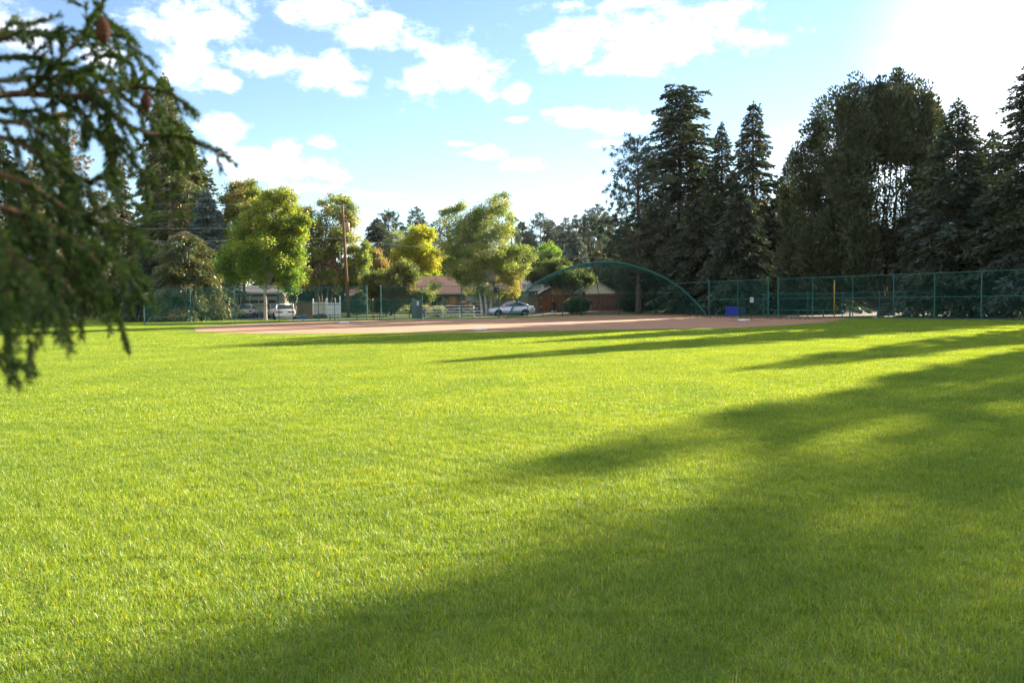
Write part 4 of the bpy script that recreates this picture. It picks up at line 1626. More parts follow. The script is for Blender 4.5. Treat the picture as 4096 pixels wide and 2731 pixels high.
# ------------------------------------------------------------------ vegetation
# right hand cluster of big dark conifers
conifer('pine_tree', 'broad pine with upswept tufted branches left of the tallest dark spruce', 2555, 88, 560, 4.9, PINE, 101, z0=2.5, nb=190, npb=230, p=.5, up=.5, droop=.12, L=.42, W=.07, tuft=True, rag=.4)
conifer('spruce_tree', 'tallest dark spruce with a ragged broad top behind the backstop', 2722, 92, 345, 5.2, SPRUCE + [(.075, .085, .035)], 102, z0=1.2, nb=440, npb=150, p=.62, up=.24, droop=.35, L=.5, W=.16, rag=.55, topr=.9, double=-1.5)
conifer('spruce_tree', 'narrow dark spruce with thin pointed top between two taller ones', 2888, 86, 492, 3.9, SPRUCE, 103, z0=1.0, nb=330, npb=110, p=.78, up=.08, droop=.4, L=.45, W=.14, rag=.4)
conifer('spruce_tree', 'dark spruce with a forked double tip', 3012, 84, 410, 4.7, SPRUCE + [(.08, .075, .035)], 104, z0=1.0, nb=360, npb=120, p=.72, up=.16, droop=.36, L=.46, W=.15, double=.75)
conifer('spruce_tree', 'shorter spruce hidden between the forked spruce and the many stemmed tree', 3150, 82, 640, 3.4, SPRUCE, 105, z0=.8, nb=260, npb=110, p=.75, L=.45, W=.14)
conifer('spruce_tree', 'low dark spruce standing right behind the short fence run', 2960, 76, 760, 4.3, SPRUCE, 106, z0=.3, nb=300, npb=120, p=.6, L=.42, W=.14, up=0, droop=.35)
conifer('spruce_tree', 'low dark spruce behind the right end of the backstop', 2790, 84, 790, 4.6, SPRUCE, 107, z0=.4, nb=300, npb=120, p=.6, L=.42, W=.14)
broadleaf('dark_tree', 'dark olive leafy tree behind the middle ribs of the backstop', 2560, 92, [(2570, 1040, 100, 110), (2535, 1130, 50, 60), (2640, 1120, 80, 80)], [(.045, .06, .02), (.07, .08, .025), (.1, .09, .03)], 108, n_cl=120, n_leaf=200, leaf=.2)
# many stemmed tree
rng = np.random.default_rng(500)
base = XG(3545, 64)
mt = thing('cedar_tree', 'huge many stemmed evergreen with sky showing between its upswept stems', 'tree', base)
stems = [(3150, 760, 1.1, .70), (3165, 860, 1.2, .8), (3195, 600, 1.2, .75), (3240, 520, 1.2, .80), (3290, 430, 1.2, .80), (3345, 385, 1.2, .72), (3390, 400, 1.2, .62), (3425, 335, 1.1, .55),
         (3475, 360, 1.1, .26), (3525, 342, 1.1, .22), (3500, 400, 1.0, .2), (3450, 450, 1.0, .26), (3610, 400, 1.0, .22), (3560, 380, 1.1, .20), (3592, 305, 1.1, .24), (3640, 345, 1.1, .25), (3690, 365, 1.1, .40), (3730, 410, 1.1, .5), (3755, 480, 1.1, .6),
         (3330, 620, 1.3, .62), (3250, 760, 1.3, .6), (3180, 960, 1.3, .55), (3345, 640, 1.2, .5), (3395, 540, 1.0, .3), (3330, 860, 1.4, .5), (3440, 900, 1.2, .4), (3240, 930, 1.4, .5), (3340, 760, 1.2, .4),
         (3720, 640, 1.2, .5), (3700, 820, 1.3, .5), (3620, 900, 1.2, .35), (3540, 960, 1.2, .3), (3480, 1000, 1.2, .35), (3150, 1030, 1.2, .6), (3790, 700, 1.2, .6)]
wb_ = MB()
Cs, Ds, Ls_ = [], [], []
kk = 64 / FP
for i, (px, py, rr, fr) in enumerate(stems):
    dd = 64 + rng.uniform(-2.2, 2.6) + max(0, 3360 - px) * .026
    tip = P(px, py, dd) - base
    # stem: leaves the base at a low angle and sweeps up
    hz = Vector((tip.x, tip.y, 0))
    c1 = hz * .62 + Vector((0, 0, tip.z * .16))
    c2 = hz * .95 + Vector((0, 0, tip.z * .55))
    pts = []
    b0 = Vector((rng.uniform(-.25, .25), rng.uniform(-.25, .25), .3 + rng.random() * 1.2))
    for q in range(11):
        t_ = q / 10
        pts.append(b0 * (1 - t_) ** 3 + c1 * 3 * t_ * (1 - t_) ** 2 + c2 * 3 * t_ * t_ * (1 - t_) + tip * t_ ** 3)
    pts = [p_ + Vector((rng.normal() * .12, rng.normal() * .12, 0)) * (0 < q < 10) for q, p_ in enumerate(pts)]
    wb_.tube(smooth_pts(pts, 3), [max(.02, .15 * (1 - q / 31.5)) for q in range(31)], 6, cap=False)
    ncl = int(11 + 46 * fr)
    PA = np.array([tuple(p_) for p_ in pts])
    fc = 1 - fr * (np.arange(ncl) + rng.random(ncl)) / ncl
    fc[:2] = (1.0, .975)
    fi = np.clip(fc * 10, 0, 9.999)
    i0 = fi.astype(int)
    g_ = (fi - i0)[:, None]
    cc_ = PA[i0] * (1 - g_) + PA[i0 + 1] * g_
    sp_ = rr * np.clip((1.0 - fc) * 7, .05, 1.05)
    u = norm(rng.normal(size=(ncl, 3))) * (.45 + .55 * rng.random((ncl, 1)))
    cc_ = cc_ + u * sp_[:, None]
    if px > 3420 and py < 700:      # sparse twigs along the bare middle of the inner stems
        fx_ = rng.random(16) * .45 + .3
        fc = np.concatenate([fc, fx_])
        fi2 = np.clip(fx_ * 10, 0, 9.99)
        j0 = fi2.astype(int)
        g2 = (fi2 - j0)[:, None]
        u2 = norm(rng.normal(size=(16, 3)))
        base_c = PA[j0] * (1 - g2) + PA[j0 + 1] * g2
        ext = base_c + u2 * np.array([.75, .75, .5]) + np.array([0, 0, .3])
        for q_ in range(16):
            wb_.tube([tuple(base_c[q_]), tuple(ext[q_])], [.03, .012], 3, cap=False)
        cc_ = np.vstack([cc_, ext])
        u = np.vstack([u, u2])
    cnt_ = np.where(np.arange(len(cc_)) < ncl, 165, 34)
    ncl = len(cc_)
    ci = np.repeat(np.arange(ncl), cnt_)
    n = len(ci)
    sz_ = (.30 + .24 * rng.random(ncl))[ci][:, None]
    o_ = rng.normal(size=(n, 3)) * np.array([.85, .85, 1.15])
    o_ = o_ / np.maximum(1, np.linalg.norm(o_, axis=1, keepdims=True) / 1.5)
    Cs.append(cc_[ci] + o_ * sz_)
    Ds.append(u[ci] * np.array([1, 1, .3]) * .7 + np.array([0, 0, .75]) + o_ * .4 + rng.normal(size=(n, 3)) * .35)
    Ls_.append(.20 + .20 * rng.random(n))
wb_.tube([(0, 0, -.2), (0, 0, .5), (.05, 0, 1.5)], [.75, .6, .42], 12)
wood('trunk', mt, wb_, BARK)
Cs, Ds, Ls_ = np.vstack(Cs), np.vstack(Ds), np.concatenate(Ls_)
Cs[:, 2] = np.maximum(Cs[:, 2], 1.7)
V, F = cards(Cs, Ds, Ls_, .125, rng)
fobj('crown', V, F, palette(len(Cs), [(.035, .056, .024), (.048, .07, .024), (.028, .042, .02), (.06, .058, .025)], rng), NEEDLE, mt)

conifer('spruce_tree', 'low dark spruce added to block the sun behind the right dugout', 0, 74, 0, 3.6, SPRUCE, 109, z0=.2, nb=260, npb=110, p=.55, L=.4, W=.14, xy=(27.5, 74), h=9.5)  # added spruce, keeps the sun off the wires of the short fence run
conifer('spruce_tree', 'dark blue-green spruce just right of the many stemmed tree', 3822, 57, 398, 4.5, SPRUCE + [(.045, .07, .055)], 111, z0=.5, nb=430, npb=150, p=.72, up=.12, droop=.32, L=.36, W=.11)
conifer('spruce_tree', 'small topped spruce between two larger ones near the right edge', 3962, 59, 520, 3.6, SPRUCE + [(.045, .07, .055)], 112, z0=.6, nb=330, npb=120, p=.7, L=.36, W=.11)
conifer('spruce_tree', 'large dark spruce cut by the right edge of the picture', 4135, 52.5, 170, 4.6, SPRUCE + [(.045, .07, .06)], 113, z0=.6, nb=470, npb=150, p=.72, up=.14, droop=.3, L=.34, W=.11)
broadleaf('understory_tree', 'sunlit yellow-green small tree glimpsed under the many stemmed tree', 3440, 92, [(3430, 1120, 60, 45), (3400, 1040, 60, 60), (3250, 1130, 50, 40)], [(.2, .24, .04), (.28, .26, .05)], 114, n_cl=50, n_leaf=160, leaf=.2)
# trees past the right edge whose shade falls over the lawn
off = [((34.6, 44.2), 14.6, 2.6), ((36.4, 41.0), 14.9, 1.9), ((37.6, 40.9), 18.65, 2.2), ((39.4, 39.4), 21.6, 2.6), ((41.0, 38.4), 24.5, 3.6), ((42.0, 36.0), 25.5, 4.0), ((43.6, 32.6), 25, 4.2), ((44.8, 29.0), 22, 4.2), ((46, 25.0), 22, 4.2)]
names = [w_ + ' dark spruce in the row past the right edge' for w_ in ('first short', 'second short', 'third', 'fourth', 'fifth', 'sixth', 'seventh', 'eighth', 'ninth and last')]
for i, (xy, h, r_) in enumerate(off):
    conifer('spruce_tree', names[i], 0, xy[1], 0, r_, SPRUCE, 120 + i, z0=.4, nb=320, npb=55, p=.62, L=.42, W=.13, xy=xy, h=h, topr=.25)

# left side conifers
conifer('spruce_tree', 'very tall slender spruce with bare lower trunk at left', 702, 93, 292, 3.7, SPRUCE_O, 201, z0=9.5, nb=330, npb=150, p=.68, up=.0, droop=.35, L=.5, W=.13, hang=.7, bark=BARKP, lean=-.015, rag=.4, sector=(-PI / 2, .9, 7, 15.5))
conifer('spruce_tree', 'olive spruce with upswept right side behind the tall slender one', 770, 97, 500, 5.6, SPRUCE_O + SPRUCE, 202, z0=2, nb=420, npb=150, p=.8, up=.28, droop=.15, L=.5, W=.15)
conifer('blue_spruce_tree', 'silvery blue spruce lower down beside the maple crown', 838, 91, 760, 3.3, BLUE, 203, z0=3.0, nb=280, npb=120, p=.7, up=.1, droop=.12, L=.4, W=.13)
conifer('spruce_tree', 'dark spruce filling in behind the tall slender trunk', 640, 99, 720, 5.0, SPRUCE, 204, z0=1, nb=300, npb=120, p=.7, L=.5, W=.15)
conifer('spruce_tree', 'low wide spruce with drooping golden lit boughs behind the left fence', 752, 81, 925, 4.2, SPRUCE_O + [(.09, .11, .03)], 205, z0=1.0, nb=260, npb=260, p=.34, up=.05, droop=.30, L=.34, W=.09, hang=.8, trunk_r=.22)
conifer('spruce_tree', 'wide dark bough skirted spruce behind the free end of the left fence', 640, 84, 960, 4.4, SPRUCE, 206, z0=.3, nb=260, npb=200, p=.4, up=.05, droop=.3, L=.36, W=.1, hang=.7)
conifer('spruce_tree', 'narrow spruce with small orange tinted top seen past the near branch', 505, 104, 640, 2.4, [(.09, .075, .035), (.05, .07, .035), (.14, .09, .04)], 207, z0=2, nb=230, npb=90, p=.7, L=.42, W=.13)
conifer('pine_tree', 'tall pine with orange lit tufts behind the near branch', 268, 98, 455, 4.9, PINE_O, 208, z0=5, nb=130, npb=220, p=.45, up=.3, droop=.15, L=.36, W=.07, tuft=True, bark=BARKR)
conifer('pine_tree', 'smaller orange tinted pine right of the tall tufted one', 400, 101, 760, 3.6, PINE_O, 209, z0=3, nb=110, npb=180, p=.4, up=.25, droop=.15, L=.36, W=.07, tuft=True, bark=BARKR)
conifer('spruce_tree', 'dark spruce at the far left behind the near branch', 40, 95, 560, 5.0, SPRUCE, 210, z0=1, nb=300, npb=120, p=.7, L=.5, W=.15)
conifer('spruce_tree', 'dark spruce between the far left one and the tall tufted pine', 150, 104, 640, 4.6, SPRUCE_O, 211, z0=1, nb=260, npb=110, p=.7, L=.5, W=.15)
conifer('blue_spruce_tree', 'low silvery spruce beside the pale house', 165, 91, 1010, 3.9, BLUE, 212, z0=.2, nb=240, npb=120, p=.5, up=.05, droop=.15, L=.36, W=.1)
conifer('spruce_tree', 'dark spruce past the left edge next to the silvery one', -60, 90, 760, 4.4, SPRUCE, 213, z0=.3, nb=240, npb=110, p=.6, L=.45, W=.14)
broadleaf('young_tree', 'slim young tree with small leafy crown beside the path at left', 300, 77.6, [(305, 1120, 36, 66), (310, 1060, 26, 50)], [(.10, .15, .02), (.16, .19, .03), (.22, .19, .04)], 214, n_cl=40, n_leaf=90, leaf=.13, sig=.25, trunk=(.075, 2.7), bark=BARKP, limbs=16)
SHRUB = [(.035, .06, .022), (.05, .075, .025)]
for i, (px, py, d, rx, ry, cols_, lb) in enumerate([
        (355, 1238, 98, 30, 24, SHRUB, 'dark rounded shrub under the pale house wall'),
        (425, 1232, 99, 36, 26, SHRUB + [(.09, .07, .04)], 'dark shrub right of the garden rocks'),
        (515, 1205, 97, 52, 55, SHRUB, 'tall dark shrub between the pale house and the left fence'),
        (220, 1240, 96, 40, 26, SHRUB, 'low dark shrub left of the young tree'),
        (560, 1190, 98, 46, 60, [(.03, .045, .02)], 'dark shrub mass behind the end post of the left fence'),
        (800, 1228, 88, 60, 34, [(.05, .075, .025), (.08, .1, .03)], 'shrub behind the second panel of the left fence'),
        (885, 1222, 90, 40, 30, [(.06, .09, .03), (.1, .12, .035)], 'green shrub left of the beige hatchback'),
        (1165, 1185, 97, 24, 44, [(.10, .14, .03), (.16, .18, .04)], 'leafy green shrub at the right corner of the cream garage'),
        (1440, 1205, 93, 55, 52, [(.03, .05, .025), (.05, .075, .03)], 'dark shrub just right of the utility pole'),
        (1545, 1225, 90, 70, 34, [(.05, .07, .02), (.08, .08, .03)], 'brown-green shrub behind the dugout left of the cabinet'),
        (1700, 1245, 86, 26, 16, [(.12, .16, .03), (.25, .22, .05)], 'yellow flowering shrub at the left end of the bleachers'),
        (1750, 1246, 87, 22, 14, [(.2, .22, .04)], 'small bright shrub behind the bleachers'),
        (1800, 1240, 92, 34, 14, [(.12, .06, .04), (.08, .07, .035)], 'reddish shrub in front of the orange door'),
        (1860, 1230, 92, 34, 22, [(.10, .06, .035), (.14, .1, .05)], 'reddish brown shrub in front of the olive house windows'),
        (1660, 1240, 90, 18, 14, [(.2, .17, .05), (.09, .13, .03)], 'small mixed flower shrub behind the grey cabinet'),
        (2510, 1218, 92, 50, 34, SHRUB, 'dark shrub in front of the dark red boards'),
        (2600, 1200, 95, 70, 60, SHRUB, 'large dark shrub behind the right ribs of the backstop'),
        (2870, 1215, 86, 90, 50, [(.03, .045, .022)], 'dark shrub behind the blue box'),
        (3060, 1200, 84, 90, 60, [(.03, .045, .022)], 'dark shrub behind the gap in the right fence'),
        (3200, 1190, 80, 70, 55, [(.03, .045, .022), (.05, .05, .025)], 'dark shrub behind the shaded dugout'),
        ]):
    broadleaf('shrub', lb, px, d, [(px, py, rx, ry)], cols_, 300 + i, n_cl=max(16, int(rx * ry / 55)), n_leaf=130, leaf=.13, sig=.3, trunk=(.05, .3), limbs=8, group='shrubs in the yards', cat='shrub', shell=.3)
broadleaf('round_bush', 'large clipped round green bush behind the backstop ribs', 2308, 88, [(2308, 1220, 56, 32)], [(.04, .075, .02), (.055, .095, .025)], 330, n_cl=170, n_leaf=170, leaf=.09, sig=.17, trunk=(.06, .3), limbs=10, cat='bush', shell=.75)

# broadleaf trees
MAPLE = [(.11, .20, .018), (.15, .24, .02), (.20, .25, .025), (.08, .15, .018)]
broadleaf('maple_tree', 'broad green maple with yellowing top standing in front of the garage', 1062, 77.8,
          [(1060, 1010, 165, 120), (1075, 880, 130, 110), (960, 1040, 85, 90), (1170, 960, 75, 95), (1160, 1060, 80, 70), (1010, 940, 100, 90), (1110, 1120, 80, 35), (960, 1110, 60, 35), (1110, 790, 75, 45), (1150, 1150, 40, 14), (900, 1050, 36, 50), (1210, 900, 36, 50)],
          MAPLE, 401, n_cl=330, n_leaf=190, leaf=.17, sig=.42, trunk=(.17, 2.6), bark=BARKP, accent=((.36, .30, .05), lambda c: (c[2] - 6) / 14 + .02), limbs=60, shell=.45)
broadleaf('leafy_tree', 'taller yellow-green tree rising behind the maple at its left', 975, 94, [(975, 830, 95, 110), (1000, 760, 75, 50), (930, 900, 60, 80), (1080, 850, 70, 60), (1190, 860, 60, 50)], [(.13, .18, .03), (.19, .22, .04), (.25, .22, .05)], 402, n_cl=130, n_leaf=170, leaf=.2, trunk=(.2, 6))
broadleaf('locust_tree', 'tall airy tree with several bare lower stems left of the utility pole', 1290, 97,
          [(1330, 900, 105, 90), (1330, 810, 75, 38), (1400, 850, 38, 50), (1250, 920, 60, 70), (1370, 980, 80, 60), (1260, 1020, 70, 50), (1220, 1110, 60, 60), (1330, 1120, 50, 60), (1400, 1080, 40, 70)],
          [(.13, .18, .035), (.19, .22, .045), (.24, .24, .06)], 403, n_cl=190, n_leaf=130, leaf=.19, sig=.42, trunk=(.13, 4.2), stems=5, bark=mat('brown_bark', (.13, .085, .06), .95, var=.3, scale=6, bump=.5), limbs=20)
broadleaf('leafy_tree', 'light green small tree right of the utility pole', 1440, 98, [(1440, 1040, 42, 60), (1430, 1110, 55, 60), (1465, 1000, 25, 30)], [(.15, .21, .04), (.2, .24, .05)], 404, n_cl=80, n_leaf=130, leaf=.17, sig=.35, trunk=(.1, 3), bark=BARKR)
broadleaf('leafy_tree', 'small orange leaved tree between the pale green tree and the spreading thicket', 1510, 103, [(1515, 1050, 38, 36), (1500, 1020, 20, 26)], [(.24, .15, .05), (.24, .2, .06), (.15, .17, .05)], 405, n_cl=36, n_leaf=120, leaf=.16, sig=.35, trunk=(.1, 4))
broadleaf('spreading_tree', 'low spreading olive and rust tree behind the left dugout', 1565, 91,
          [(1560, 1130, 105, 62), (1620, 1100, 65, 58), (1500, 1140, 70, 60), (1640, 1170, 45, 50), (1570, 1200, 90, 40), (1700, 1190, 30, 35)],
          [(.09, .13, .025), (.13, .16, .03), (.06, .08, .025)], 406, n_cl=230, n_leaf=170, leaf=.15, sig=.36, trunk=(.16, 1.2), accent=((.30, .17, .06), lambda c: .55 * math.exp(-((c[0] - .5) / 1.9) ** 2) * (1 if c[2] < 3.6 else .25)), limbs=40)
broadleaf('ash_tree', 'bright yellow-green rounded tree behind the rust coloured one', 1680, 112,
          [(1670, 980, 85, 65), (1690, 940, 62, 35), (1620, 1030, 60, 60), (1720, 1040, 50, 60), (1680, 1090, 80, 40)], [(.22, .29, .02), (.28, .31, .025), (.32, .29, .03)], 407, n_cl=170, n_leaf=150, leaf=.2, sig=.45, trunk=(.2, 3), limbs=30)
broadleaf('birch_tree', 'large airy birch with pale trunk in front of the olive house', 1946, 86.5,
          [(1950, 1000, 150, 110), (1990, 880, 100, 85), (2010, 800, 62, 38), (1870, 1060, 100, 80), (1885, 925, 75, 75), (1930, 860, 60, 60), (2050, 1060, 75, 90), (1850, 960, 80, 90), (1800, 870, 45, 48, .8), (1830, 830, 36, 26, .6), (1790, 1000, 50, 70), (1900, 1130, 110, 50), (2040, 1150, 60, 50), (2110, 1010, 30, 45), (1960, 1180, 90, 26), (1745, 1150, 26, 30)],
          [(.15, .20, .04), (.20, .24, .05), (.10, .15, .03), (.25, .26, .07)], 408, n_cl=520, n_leaf=125, leaf=.135, sig=.40, trunk=(.15, 3.0), stems=3, bark=BARKB, hang=.8,
          accent=((.44, .29, .06), lambda c: .5 * math.exp(-(((c[0] - 2.9) / 1.3) ** 2 + ((c[2] - 2.9) / 1.1) ** 2))), limbs=34)
broadleaf('round_tree', 'dense rounded bright green tree right of the birch', 2180, 122, [(2185, 1030, 72, 66), (2160, 1080, 60, 60)], [(.10, .19, .025), (.14, .22, .03)], 409, n_cl=110, n_leaf=160, leaf=.18, sig=.4, trunk=(.15, 2), shell=.7)
broadleaf('crab_apple_tree', 'wide crooked stemmed tree over the shed and orange boards', 2245, 94.5,
          [(2240, 1098, 110, 38), (2180, 1108, 70, 36), (2300, 1105, 70, 34), (2230, 1068, 80, 30), (2130, 1100, 36, 30), (2345, 1125, 32, 22)],
          [(.08, .115, .03), (.12, .15, .04), (.06, .085, .025)], 410, n_cl=190, n_leaf=140, leaf=.14, sig=.36, trunk=(.12, 2.4), stems=3, bark=BARK, limbs=18)
conifer('blue_spruce_tree', 'blue spruce with pointed top left of the dark conifers', 2300, 118, 925, 3.4, BLUE + [(.10, .10, .07)], 411, z0=.5, nb=260, npb=110, p=.6, up=.1, droop=.1, L=.45, W=.13)
conifer('cedar_tree', 'brownish conifer beside the blue spruce', 2385, 124, 1000, 2.6, [(.14, .11, .05), (.09, .085, .045)], 412, z0=.5, nb=180, npb=90, p=.5, L=.45, W=.15)
broadleaf('leafy_tree', 'pale olive tree behind the apex of the backstop', 2470, 104, [(2465, 1080, 60, 45), (2500, 1130, 45, 50), (2400, 1055, 35, 30), (2490, 1050, 40, 40)], [(.09, .11, .04), (.13, .14, .05)], 413, n_cl=90, n_leaf=130, leaf=.17, sig=.4, trunk=(.12, 2))
# mid distance pines and spruces
conifer('spruce_tree', 'dark spruce in the middle distance left of the yellow tree', 1515, 128, 872, 4.3, [(.04, .065, .045), (.06, .08, .045)], 420, z0=1, nb=260, npb=100, p=.5, L=.5, W=.16)
conifer('pine_tree', 'taller dark pine just behind the dark middle distance spruce', 1562, 132, 838, 3.8, PINE, 421, z0=3, nb=120, npb=150, p=.5, up=.25, droop=.1, L=.5, W=.09, tuft=True)
conifer('pine_tree', 'dark pine rising over the bright yellow tree', 1675, 142, 828, 3.6, PINE, 422, z0=5, nb=110, npb=130, p=.55, up=.2, droop=.1, L=.5, W=.1, tuft=True)
conifer('pine_tree', 'small dark pine left of the one over the yellow tree', 1618, 142, 905, 2.4, PINE, 423, z0=4, nb=80, npb=100, p=.5, L=.5, W=.1, tuft=True)
conifer('pine_tree', 'dark pine seen through the thin left side of the birch', 1765, 140, 872, 3.2, PINE, 424, z0=4, nb=100, npb=110, p=.4, L=.5, W=.1, tuft=True)
conifer('pine_tree', 'dark pine behind the right flank of the birch', 2050, 150, 850, 3.4, PINE, 425, z0=3, nb=110, npb=110, p=.5, L=.5, W=.11, tuft=True)
broadleaf('leafy_tree', 'grey-green tree behind the bright yellow one at its left', 1585, 124, [(1590, 990, 60, 75), (1560, 1040, 50, 60)], [(.10, .14, .06), (.14, .17, .07)], 426, n_cl=70, n_leaf=120, leaf=.2, sig=.45, trunk=(.15, 3))
FARP = [(.05, .07, .05), (.06, .08, .055), (.08, .08, .06)]
fp = [(2165, 850, 5.5, 'broad distant pine leftmost of the far group'), (2206, 884, 4.2, 'distant pine right of the broad leftmost one'), (2240, 905, 4, 'short distant pine filling the far group'),
      (2266, 872, 3.2, 'narrow pointed distant pine'), (2309, 860, 3.4, 'distant pine with rounded top above the blue spruce'), (2362, 836, 4.6, 'distant pine left of the tallest far one'),
      (2394, 818, 5.0, 'tallest distant pine left of the dark conifers'), (2425, 850, 3.6, 'slim distant pine right of the tallest far one'), (2452, 878, 3.4, 'small distant pine beside the dark conifers'), (2092, 890, 3.4, 'distant pine top right of the birch'),
      (2120, 930, 3.0, 'tiny distant pine top between birch and round tree'), (2340, 900, 4.5, 'short distant pine in front of the far tall ones')]
for i, (px, py, r_, lb) in enumerate(fp):
    conifer('pine_tree', lb, px, 235 + (i * 7) % 30, py, r_, FARP, 440 + i, z0=6, nb=110, npb=90, p=.45, up=.2, droop=.12, L=.95, W=.2, tuft=True, group='distant pines')


def far_wood():
    rng = np.random.default_rng(77)
    n = 60000
    az_ = rng.uniform(-.75, .78, n)
    cell = np.floor(az_ * 90)
    hh = 13 + 5 * np.sin(cell * 12.9898) * np.sin(cell * 4.1) + 2 * np.sin(az_ * 23)
    dd = 255 + rng.random(n) * 30
    f = rng.random(n) ** .8
    loc = (az_ * 90 - cell - .5)
    keep = np.abs(loc) < .62 * (1.15 - f)
    az_, hh, dd, f = az_[keep], hh[keep], dd[keep], f[keep]
    C = np.stack([np.tan(az_) * dd, dd, f * hh], 1)
    D = rng.normal(size=(len(C), 3)) + np.array([0, 0, .3])
    V, F = cards(C, D, 1.3, .6, rng)
    o = fobj('far_wood', V, F, palette(len(C), FARP, rng), NEEDLE)
    tag(o, 'dark continuous wood of distant conifers along the skyline', 'wood', kind='stuff')


far_wood()
# fill of mid-distance trees so that no empty horizon shows
fill = [(-120, 118, 880, 5), (90, 120, 900, 5), (330, 118, 930, 5), (600, 120, 880, 5), (880, 118, 880, 5), (1130, 122, 930, 5), (1290, 124, 960, 5), (1460, 126, 1000, 4.5), (1800, 128, 980, 5), (1930, 126, 960, 5), (2060, 130, 980, 5),
        (2500, 118, 900, 5), (2620, 116, 820, 6), (2760, 118, 800, 6), (2900, 116, 820, 6), (3040, 112, 800, 6), (3250, 104, 900, 5), (3420, 104, 960, 5), (3650, 100, 950, 5.5), (3860, 98, 850, 6), (4060, 96, 800, 6)]
for i, (px, d, py, r_) in enumerate(fill):
    where = ('past the left edge', 'far left behind the near branch', 'behind the pale house', 'behind the tall slender trunk', 'behind the maple at its left', 'behind the maple at its right', 'behind the airy several stemmed tree',
             'behind the utility pole', 'behind the birch at its left', 'behind the birch trunk', 'behind the birch at its right', 'behind the apex of the backstop', 'behind the broad tufted pine', 'behind the tallest dark spruce',
             'behind the narrow dark spruce', 'behind the forked spruce', 'behind the left side of the many stemmed tree', 'behind the middle of the many stemmed tree', 'behind the right side of the many stemmed tree', 'behind the small topped spruce', 'behind the spruce at the right edge')[i]
    conifer('fir_tree', 'dark background fir ' + where, px, d, py, r_, FARP + SPRUCE, 460 + i, z0=.3, nb=200, npb=110, p=.5, L=.7, W=.25, group='background firs')

# fallen leaves on the clay
rng = np.random.default_rng(91)
lp = []
while len(lp) < 700:
    a_ = rng.random() ** 1.5
    i = rng.integers(0, 5)
    seg = [(16.9, 69.6), (18.4, 66.8), (19.9, 63.5), (20.4, 62.3), (21.9, 59.6), (23.2, 57.9)]
    p_, q_ = seg[i], seg[i + 1]
    f = rng.random()
    x = p_[0] * (1 - f) + q_[0] * f - a_ * 5 * .8
    y = p_[1] * (1 - f) + q_[1] * f - a_ * 5 * .45
    if in_poly(x, y, DIRT_POLY):
        lp.append((x, y, .02 + rng.random() * .02))
lp = np.array(lp)
V, F = cards(lp, np.stack([rng.normal(size=len(lp)), rng.normal(size=len(lp)), rng.random(len(lp)) * .3], 1), .11, .08, rng)
o = fobj('fallen_leaves', V, F, palette(len(lp), [(.12, .09, .03), (.2, .15, .05), (.06, .045, .02)], rng), LEAF)
tag(o, 'scattered fallen leaves on the clay near the right hand fence', 'leaves', kind='stuff')

